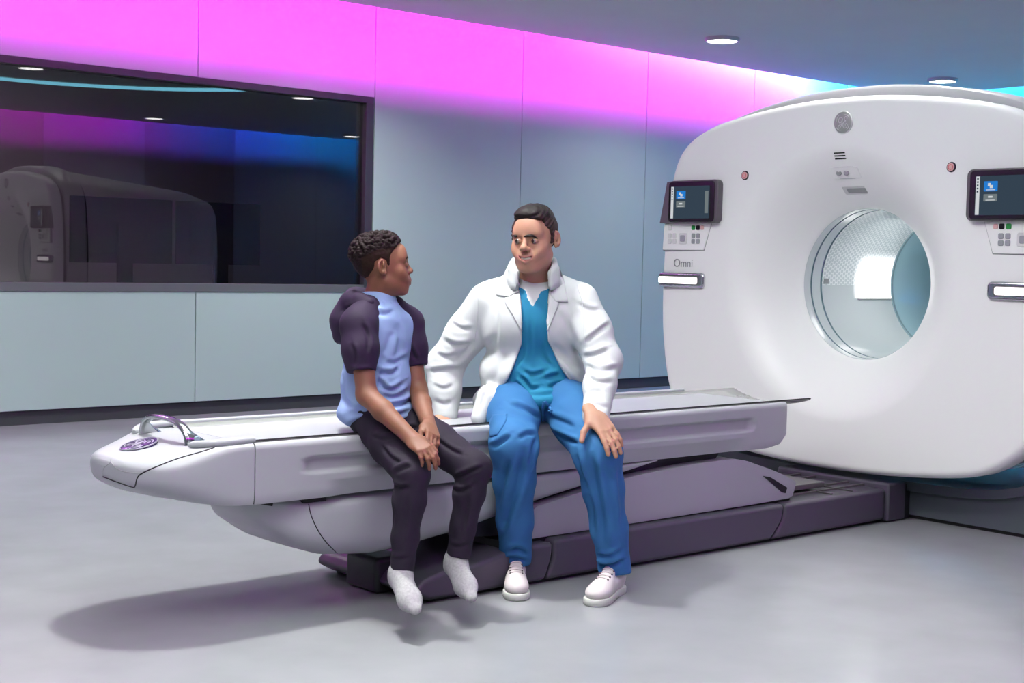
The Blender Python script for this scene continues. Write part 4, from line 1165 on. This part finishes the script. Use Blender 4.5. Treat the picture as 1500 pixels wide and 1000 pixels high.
    def hpick(C):
        q = (C-hp) @ HR; return ((q[:, 2] < .070+.25*(q[:, 1]+.02)*(q[:, 1] > -.02)) & (np.abs(q[:, 0]) > .045)).astype(int)
    skin_obj('hair', HPQ, None, ps, [M['hair_man'], M['hair_fade']], hpick)
    # --- undershirt
    U = Body(); U.ell(J(780, 470, 5.25), (.175, .122, .155), .03); U.cap(J(781, 424, 5.245), J(781, 440, 5.24), .080, .095, .03)
    U.ell(J(782, 394, 5.20), (.060, .13, .050), .006, '-')
    skin_obj('undershirt', grow(U, .0045, smooth=2), M['tee'], ps)
    # --- scrub top
    S = Body(); S.ell(J(780, 470, 5.25), (.185, .130, .165), .04); S.ell(J(781, 545, 5.27), (.178, .140, .13), .05); S.ell(J(783, 582, 5.25), (.180, .165, .060), .05)
    S.cap(J(742, 446, 5.25), J(822, 446, 5.24), .055, .055, .04)
    vn = [J(q[0], q[1], 5.14) for q in ((755, 370), (763, 402), (780, 449), (800, 404), (808, 370))]; vp = [(p[0], p[2]) for p in vn]
    S.fun(lambda X: np.maximum(poly2(X[:, 0], X[:, 2], vp), X[:, 1]-5.25), J(740, 455, 5.0), J(820, 360, 5.3), .003, '-')
    lS = [([(762, 548), (771, 556), (779, 566), (792, 564)], 1.3), ([(797, 552), (808, 548), (820, 545)], 1.0), ([(754, 556), (762, 562), (772, 572)], .8), ([(768, 540), (780, 546), (800, 540)], .7),
          ([(800, 566), (815, 560), (830, 560)], .8), ([(770, 500), (768, 520), (757, 540)], .6), ([(795, 500), (799, 520), (812, 538)], .6), ([(780, 462), (781, 500), (779, 530)], .35), ([(775, 572), (790, 576), (815, 572)], .7)]
    def dS(P, N): return creases(P, N, lS, .007, 4.0)+.0012*noise3(P, 40, 1)
    SPQ = grow(S, .005, smooth=1, disp=dS); so = skin_obj('scrub_top', SPQ, M['scrub'], ps)
    SB = bvh_PQ(SPQ)
    patch(SB, [(762.5, 398), (766, 412), (779.5, 447)], [(757, 404), (760, 417), (779.5, 458)], 'neck_band', M['scrub'], so, .004, .003)
    patch(SB, [(801, 400), (796, 413), (779.5, 447)], [(806, 405), (802, 418), (779.5, 458)], 'neck_band', M['scrub'], so, .004, .003)
    # --- trousers
    Pn = Body(); Pn.ell(J(782, 585, 5.28), (.185, .15, .085), .04)
    Pn.chain([(hipR, .098), (lerp(hipR, kR, .55), .092), (kR, .084), (lerp(kR, anR, .30), .074), (lerp(kR, anR, .65), .064), (anR+np.array([.0, .0, -.012]), .058)], .03)
    Pn.chain([(hipL, .098), (lerp(hipL, kL, .55), .090), (kL, .082), (lerp(kL, anL, .30), .072), (lerp(kL, anL, .65), .064), (anL+np.array([0, 0, -.018]), .060)], .03)
    for an, cz_ in ((anR, .086), (anL, .078)):
        Pn.fun(lambda X, c=cz_: c-X[:, 2], an-np.array([.12, .12, .09]), np.array([an[0]+.12, an[1]+.12, cz_]), .004, '&')
    lP = [([(718, 652), (732, 645), (748, 634)], 1.0), ([(752, 672), (740, 705), (732, 745)], 1.2, 1.4), ([(775, 650), (765, 705), (748, 756), (738, 780)], 1.3, 1.6), ([(790, 640), (783, 665), (776, 690)], .9),
          ([(742, 806), (758, 800), (775, 808)], 1.2), ([(738, 818), (752, 814), (772, 820)], .9), ([(746, 588), (774, 598), (793, 611)], 1.1), ([(740, 600), (765, 606), (786, 620)], .7, 1.5), ([(757, 640), (772, 632), (786, 634)], .8),
          ([(795, 622), (827, 638), (850, 647)], 1.3), ([(802, 636), (830, 672), (853, 702)], 1.0), ([(871, 656), (876, 700), (886, 756), (890, 805)], 1.3, 1.8), ([(901, 672), (907, 728), (910, 780)], -1.0, 1.5),
          ([(846, 662), (853, 690), (862, 715)], .9), ([(868, 820), (888, 826), (915, 818)], 1.5), ([(872, 808), (890, 812), (912, 802)], 1.0), ([(800, 604), (820, 612), (846, 622)], .8, 1.4), ([(862, 720), (870, 745), (874, 790)], .9, 1.4)]
    def dP(P, N): return creases(P, N, lP, .0085, 4.5)+.0012*noise3(P, 38, 6)
    PPQ = grow(Pn, .0055, smooth=1, disp=dP); po = skin_obj('trousers', PPQ, M['scrub_pants'], ps)
    PB = bvh_PQ(PPQ)
    patch(PB, [(722, 607), (716, 622), (718, 640)], [(743, 606), (741, 617), (728, 637)], 'cargo_pocket', M['scrub_pants'], po, .003, .004)
    for l in ([(797, 588), (795, 598), (795.5, 610), (794, 622)], [(798, 588), (803, 594), (808, 602), (804, 603)]):
        pts = []
        for p in cr(l, 4):
            h_ = PB.ray_cast(Vector(CAM), ray_dir(p[0], p[1])); g_ = SB.ray_cast(Vector(CAM), ray_dir(p[0], p[1]))
            c_ = [x for x in (h_, g_) if x[0] is not None]
            if c_: pts.append(min(c_, key=lambda x: x[3])[0]-ray_dir(p[0], p[1])*.006)
        if len(pts) > 3: MB().tube(pts, .0055, 6).build('drawstring', M['scrub_pants'], po, 60)
    # --- shoes
    shoe(ps, hR, frame_from(dR, (0, 0, 1))); shoe(ps, hL, frame_from(dL, (0, 0, 1)))
    # --- coat
    Cb = Body(); Cb.ell(J(780, 472, 5.26), (.205, .155, .165), .04); Cb.ell(J(780, 545, 5.29), (.205, .180, .125), .05); Cb.ell(J(777, 588, 5.33), (.222, .195, .085), .05)
    Cb.cap(J(726, 440, 5.27), J(836, 440, 5.26), .068, .068, .05); Cb.cap(J(781, 410, 5.31), J(738, 430, 5.28), .058, .06, .04); Cb.cap(J(781, 410, 5.31), J(826, 430, 5.27), .058, .06, .04)
    Cb.cap(J(716, 585, 5.16), J(702, 612, 5.12), .05, .030, .04)
    op = [J(q[0], q[1], 5.12) for q in ((750, 360), (757, 396), (763, 440), (765, 470), (764.5, 504), (752, 538), (735, 574), (713, 618), (700, 680), (900, 680), (856, 590), (841, 569), (820, 536), (803, 500), (801, 470), (804, 430), (806, 404), (814, 360))]
    opp = [(p[0], p[2]) for p in op]
    Cb.fun(lambda X: np.maximum(poly2(X[:, 0], X[:, 2], opp), X[:, 1]-5.27), J(680, 690, 4.9), J(920, 350, 5.40), .006, '-')
    Cb.fun(lambda X: np.linalg.norm((X-J(781, 392, 5.245))/np.array([1, 1, 1.6]), axis=1)-.072, J(740, 430, 5.15), J(822, 350, 5.34), .004, '-')
    for zz in (0.0, -.018, -.036, -.052):
        cz3 = np.array([0, 0, zz]); g3 = 1-zz*2.2
        Cb.chain([(J(781+(q[0]-781)*g3, q[1], q[2])+cz3, .0105) for q in ((758, 400, 5.155), (751, 389, 5.20), (753, 382, 5.27), (766, 377, 5.335), (783, 375, 5.35), (800, 377, 5.33), (811, 382, 5.265), (813, 389, 5.19), (805, 400, 5.145))], .010)
    Cb.chain([(shR, .069), (lerp(shR, elR, .5), .073), (elR, .070), (lerp(elR, wrR, .5), .060), (wrR, .048)], .03)
    Cb.chain([(shL, .069), (lerp(shL, elL, .5), .072), (elL, .066), (lerp(elL, wrL, .5), .056), (wrL+.15*(wrL-elL), .047)], .03)
    lC = [([(628, 541), (650, 538), (679, 536)], 1.2), ([(650, 494), (668, 502), (690, 500)], 1.0), ([(694, 503), (684, 518), (668, 533)], 1.0), ([(640, 515), (655, 520), (672, 516)], .8), ([(634, 560), (650, 566), (664, 560)], .7), ([(636, 582), (650, 588), (662, 584)], .6),
          ([(660, 468), (676, 478), (694, 478)], .7), ([(730, 438), (731, 470), (729, 516)], .5), ([(703, 540), (712, 510), (722, 484)], .7, 1.6), ([(712, 580), (722, 545), (740, 510)], .8, 1.8), ([(700, 600), (708, 575), (722, 560)], .7),
          ([(855, 500), (872, 485), (893, 470)], 1.0), ([(854, 519), (872, 516), (892, 508)], 1.2), ([(858, 533), (880, 538), (907, 535)], 1.3), ([(862, 548), (876, 556), (900, 556)], 1.0), ([(858, 578), (868, 570), (884, 572)], .8), ([(862, 592), (876, 590), (892, 596)], .6),
          ([(811, 498), (830, 520), (856, 540)], .9, 1.5), ([(824, 450), (838, 480), (853, 512)], .7, 1.6), ([(815, 525), (832, 545), (850, 565)], .7), ([(845, 440), (862, 450), (880, 452)], .6)]
    def dC(P, N): return creases(P, N, lC, .0062, 4.5)+.0015*noise3(P, 28, 9)
    CPQ = grow(Cb, .005, smooth=1, disp=dC); co_ = skin_obj('lab_coat', CPQ, M['coat'], ps)
    CB = bvh_PQ(CPQ)
    patch(CB, [(748, 382), (741, 397), (732, 415), (727, 432)], [(757, 397), (760, 410), (762, 425), (745, 435)], 'collar', M['coat'], co_, .006, .006)
    patch(CB, [(741, 436), (740, 444), (750, 460), (764, 484)], [(763, 428), (764.5, 440), (765, 460), (765, 486)], 'lapel', M['coat'], co_, .004, .005)
    patch(CB, [(808, 378), (820, 394), (827, 415), (832, 442)], [(806, 404), (805, 415), (804, 428), (814, 442)], 'collar', M['coat'], co_, .006, .006)
    patch(CB, [(818, 444), (816, 451), (810, 465), (802, 486)], [(804, 430), (803, 442), (802, 460), (801, 488)], 'lapel', M['coat'], co_, .004, .005)
    for l in ([(697, 420), (700, 440), (699, 470), (696, 500)], [(846, 418), (852, 440), (855, 470), (856, 505)]):
        pts = []
        for p in cr(l, 5):
            h_ = CB.ray_cast(Vector(CAM), ray_dir(*p))
            if h_[0] is not None: pts.append(h_[0])
        if len(pts) > 3: MB().tube(pts, .0018, 6).build('shoulder_seam', M['coat'], co_, 60)
    return ps
build_man()

# ------------------------------------------------------------------ the boy
def build_boy():
    up = np.array([0, 0, 1.0]); F = np.array([.82, -.57, 0]); F /= np.linalg.norm(F); RT3 = frame_from(F, up)
    base = W(np.array([[J(550, 610, 4.75)[0], 4.7, 0]]))[0]
    ps = thing('person', (base[0], base[1], .08), 'seated boy in a light blue shirt with dark sleeves, dark trousers and grey socks', 'person')
    shN, elN, wrN = J(527, 480, 4.66), J(537, 578, 4.60), J(606, 645, 4.455)
    shF, elF, wrF = J(596, 480, 4.89), J(612, 572, 4.83), J(629, 626, 4.62)
    hipN, hipF = J(545, 612, 4.72), J(585, 610, 4.84); kN, kF = J(604, 694, 4.45), J(694, 686, 4.64); anN, anF = J(589, 826, 4.44), J(672, 806, 4.63)
    hp = J(562, 391, 4.78); sc_ = .86; fw = np.array([.965, .20, .15]); HR = frame_from(fw, (-.1, .0, 1))
    H = make_head(.8, True)
    for s in (-1, 1): H.ell((s*.032, .099, -.0038), (.0128, .010, .0022), .0010, '-')
    B = Body(); B.place(H, hp, HR, sc_)
    B.cap(hp+HR @ np.array([0, -.022, -.075])*sc_, J(550, 447, 4.79), .046, .050, .03)
    B.ell(J(552, 505, 4.79), (.115, .07, .13), .04, '+', RT3); B.ell(J(551, 580, 4.79), (.11, .075, .12), .04, '+', RT3)
    B.chain([(shN, .040), (elN, .034), (lerp(elN, wrN, .35), .034), (wrN, .0235)], .015); B.chain([(shF, .038), (elF, .033), (lerp(elF, wrF, .35), .032), (wrF, .0235)], .015)
    B.chain([(hipN, .06), (kN, .042), (lerp(kN, anN, .3), .040), (anN, .028)], .02); B.chain([(hipF, .06), (kF, .042), (lerp(kF, anF, .3), .040), (anF, .028)], .02)
    yN = J(628, 664, 4.40)-J(604, 643, 4.46)
    B.place(make_hand([.50, .52, .55, .60], (-.05, .02, .09, .16), (.35, .3), True, base=(.8, 1.2, .9)), J(603, 642, 4.458), frame_from(yN, (.25, -.75, .55)), .80)
    yF = J(638, 650, 4.50)-J(629, 624, 4.60)
    B.place(make_hand([.45, .5, .55, .6], (-.05, .02, .09, .16), (.2, .3), False, base=(.8, 1.2, .9)), J(628, 622, 4.605), frame_from(yF, (.55, -.65, .35)), .80)
    big = np.array([9, 9, 9.]); zn = J(550, 446, 4.78)[2]
    blocks = [(np.array([-9, -9, zn]), big, .0017), (-big, np.array([9, 9, zn+.005]), .0065),
              (J(515, 560, 4.60)*np.array([1, 0, 0])+np.array([0, 4.28, J(550, 690, 4.5)[2]]), np.array([J(665, 560, 4.6)[0], 4.95, J(550, 535, 4.62)[2]]), .0024)]
    PQ = grow(B, .003, blocks, smooth=1)
    def pick(C):
        q = ((C-hp) @ HR)/sc_
        return lip_pick(q, .8)
    skin_obj('body', PQ, None, ps, [M['skin_boy'], M['lip_boy']], pick)
    for s in (-1, 1): eye_obj(HR @ np.array([s*.032, .0838, -.004])*sc_+hp, fw, .0118*sc_, (.95, .2, .15), ps)
    T_ = Body(); T_.place(Body().ell((0, .0810, -.0672), (.0255, .0138, .0062), .001), hp, HR, sc_); skin_obj('teeth', grow(T_, .0015), M['teeth'], ps)
    FB = bvh_PQ(PQ)
    for s in (-1, 1):
        q = []
        for p in cr([(s*.014, .020), (s*.026, .026), (s*.040, .026), (s*.050, .020)], 4):
            st = W(np.array([HR @ np.array([p[0], .2, p[1]])*sc_+hp]))[0]; h_ = FB.ray_cast(Vector(st), Vector(W(np.array([-HR[:, 1]]))[0]))
            if h_[0] is not None: q.append(h_[0])
        if len(q) > 3: MB().tube(q, [.0012+.0018*math.sin(math.pi*(i+1)/(len(q)+1)) for i in range(len(q))], 6).build('eyebrow', M['hair_boy'], ps, 60)
    # hair: tight curls on top, short sides
    Hh = Body(); Hh.ell((0, -.018, .036), (.0795, .1005, .0885), .01); Hh.ell((0, .030, -.012), (.0678, .0615, .086), .03); Hh.ell((0, -.026, .064), (.076, .100, .078), .02); Hh.ell((0, .022, .086), (.055, .050, .044), .025)
    keep = [(.12, .092), (.12, .25), (-.25, .25), (-.25, -.05), (-.10, -.06), (-.08, -.052), (-.062, -.02), (-.046, .0), (-.040, .026), (-.014, .038), (.004, .026), (.008, .004), (.017, .004), (.024, .044), (.040, .062), (.056, .080), (.064, .092)]
    Hh.fun(lambda X: poly2(X[:, 1], X[:, 2], keep), (-.12, -.18, -.14), (.12, .14, .19), .004, '&')
    HB = Body(); HB.place(Hh, hp, HR, sc_)
    rs = np.random.RandomState(5); cu = rs.normal(size=(900, 3)); cu /= np.linalg.norm(cu, axis=1)[:, None]
    def dH(P, N):
        q = ((P-hp) @ HR)/sc_; u = q-np.array([0, -.02, .05]); u /= np.linalg.norm(u, axis=1)[:, None]
        m = (u @ cu.T).max(1); ang = np.arccos(np.clip(m, -1, 1)); k = np.clip((q[:, 2]-.060+.35*np.maximum(0, -.02-q[:, 1]))*26, .10, 1)
        return k*(.0075*np.clip(1-(ang/.10)**2, -.6, 1))
    HPQ = grow(HB, .0024, smooth=1, disp=dH)
    def hpick(C):
        q = ((C-hp) @ HR)/sc_; return ((q[:, 2] < .072-.35*(q[:, 1]+.02)*(q[:, 1] < -.02)*-1) & (q[:, 1] > -.09)).astype(int)
    skin_obj('hair', HPQ, None, ps, [M['hair_boy'], M['hair_boy_fade']], hpick)
    # --- shirt
    S = Body(); S.ell(J(553, 498, 4.785), (.150, .098, .125), .05, '+', RT3); S.ell(J(551, 560, 4.785), (.140, .108, .12), .05, '+', RT3); S.ell(J(551, 604, 4.78), (.148, .122, .062), .05, '+', RT3)
    S.cap(J(531, 470, 4.70), J(590, 470, 4.88), .056, .056, .04); S.cap(J(553, 440, 4.785), J(552, 465, 4.785), .062, .085, .03)
    S.ell(J(553, 425, 4.79), (.052, .052, .050), .008, '-')
    zh = J(560, 625, 4.70)[2]
    lS = [([(549, 540), (572, 543), (583, 536)], 1.3), ([(554, 549), (570, 568), (592, 557)], 1.3), ([(549, 574), (556, 544), (555, 510)], 1.0, 1.3), ([(565, 592), (590, 588), (607, 578)], 1.2), ([(498, 566), (514, 590), (542, 605)], 1.0, 1.3),
          ([(503, 624), (526, 612), (549, 609)], .9), ([(580, 486), (568, 522)], .7, 1.5), ([(586, 470), (590, 500), (588, 530)], .7, 1.5), ([(508, 605), (526, 596), (545, 588)], .8), ([(560, 575), (578, 578), (600, 566)], .9), ([(560, 600), (580, 604), (603, 598)], .8), ([(498, 540), (506, 560), (508, 590)], .7), ([(566, 525), (578, 528), (596, 518)], .7), ([(550, 450), (562, 456), (578, 452)], .9)]
    SPQ = grow(S, .0045, smooth=1, disp=lambda P, N: creases(P, N, lS, .0075, 4.5)+.001*noise3(P, 45, 2))
    so = skin_obj('shirt', SPQ, M['shirt'], ps)
    Cn = Body()
    for zz, g in ((0, 1), (-.013, 1.08), (-.026, 1.18)):
        ring = []
        for k in range(13):
            q = 2*math.pi*k/12; ring.append((J(552, 437, 4.785)+RT3 @ np.array([.054*g*math.cos(q), .052*g*math.sin(q)+.004, .012*math.cos(q-1.57)*-1.0])+np.array([0, 0, zz]), .0095))
        Cn.chain(ring, .008)
    skin_obj('collar', grow(Cn, .003, smooth=1), M['shirt'], so)
    for nm, pts, ln in (('sleeve', [(J(538, 452, 4.725), .048), (J(526, 476, 4.672), .060), (J(528, 512, 4.64), .058), (J(529, 541, 4.622), .050)], [([(533, 470), (542, 494), (541, 520)], .8), ([(516, 500), (522, 520), (520, 540)], .7), ([(512, 538), (528, 541), (546, 539)], .6)]),
                        ('sleeve', [(J(577, 450, 4.83), .042), (J(596, 474, 4.885), .056), (J(602, 508, 4.87), .054), (J(607, 534, 4.86), .048)], [([(600, 500), (606, 515), (612, 525)], .7)])):
        Q = Body(); Q.chain(pts, .03)
        e, d_ = pts[-1][0], pts[-1][0]-pts[-2][0]; d_ = d_/np.linalg.norm(d_)
        Q.fun(lambda X, e=e, d_=d_: (X-e) @ d_-.008, e-.09, e+.09, .003, '&')
        skin_obj(nm, grow(Q, .0045, smooth=1, disp=lambda P, N: creases(P, N, ln, .006, 4.0)), M['sleeve'], ps)
    Hd = Body(); Hd.chain([(J(542, 443, 4.695), .016), (J(528, 440, 4.72), .024), (J(517, 440, 4.78), .032), (J(520, 436, 4.87), .034), (J(545, 433, 4.90), .03)], .02)
    Hd.chain([(J(513, 448, 4.80), .040), (J(504, 470, 4.80), .044), (J(500, 492, 4.79), .030)], .03); Hd.ell(J(512, 466, 4.84), (.05, .06, .075), .03)
    skin_obj('hood', grow(Hd, .0045, smooth=2, disp=lambda P, N: creases(P, N, [([(505, 452), (520, 447), (541, 446)], 1.0), ([(497, 480), (505, 462), (518, 452)], .8)], .007, 4)), M['sleeve'], ps)
    # --- trousers
    Pn = Body(); Pn.ell(J(560, 612, 4.78), (.125, .105, .07), .04, '+', RT3)
    Pn.chain([(hipN, .076), (lerp(hipN, kN, .5), .070), (kN, .056), (lerp(kN, anN, .3), .052), (lerp(kN, anN, .7), .042), (anN+np.array([0, 0, -.022]), .039)], .02)
    Pn.chain([(hipF, .076), (lerp(hipF, kF, .5), .070), (kF, .058), (lerp(kF, anF, .3), .052), (lerp(kF, anF, .7), .042), (anF+np.array([0, 0, -.022]), .041)], .02)
    for an, k_ in ((anN, kN), (anF, kF)):
        d_ = (an-k_)/np.linalg.norm(an-k_); e = an+d_*.020
        Pn.fun(lambda X, e=e, d_=d_: (X-e) @ d_, e-.07, e+.07, .003, '&')
    lP = [([(576, 690), (590, 682), (602, 679)], 1.0), ([(573, 705), (585, 712), (600, 710)], 1.1), ([(666, 698), (684, 690), (708, 680)], 1.1), ([(660, 712), (676, 716), (692, 708)], 1.0), ([(570, 812), (584, 816), (601, 812)], .7), ([(657, 794), (672, 798), (688, 793)], .7),
          ([(560, 650), (575, 668), (590, 676)], .8), ([(640, 640), (660, 655), (680, 664)], .8), ([(600, 720), (598, 760), (590, 800)], .7, 1.4), ([(690, 720), (684, 760), (676, 790)], .7, 1.4), ([(545, 636), (560, 640), (580, 636)], .8), ([(572, 730), (578, 750), (576, 780)], .7), ([(565, 630), (590, 626), (615, 622)], .8)]
    skin_obj('trousers', grow(Pn, .005, smooth=1, disp=lambda P, N: creases(P, N, lP, .0065, 4.0)+.0008*noise3(P, 50, 8)), M['pants_boy'], ps)
    # --- socks
    for an, he, ba, to in ((anN, J(584, 848, 4.45), J(600, 878, 4.34), J(608, 891, 4.30)), (anF, J(664, 829, 4.645), J(682, 858, 4.55), J(690, 873, 4.51))):
        Q = Body(); n_ = np.cross(ba-he, (1, 0, 0)); n_ = np.array([0, -.75, .65])
        Q.chain([(an+np.array([0, 0, .03]), .026), (lerp(an, he, .6)+np.array([.004, -.004, 0]), .031)], .02); Q.cap(lerp(an, he, .6), he, .032, .027, .02)
        Q.cap(he, ba, .028, .034, .025, '+', n_, 1.25); Q.cap(lerp(an, he, .5), ba, .031, .028, .025); Q.cap(ba, to, .034, .021, .02, '+', n_, 1.35)
        skin_obj('sock', grow(Q, .0035, smooth=1), M['sock'], ps)
    return ps
build_boy()
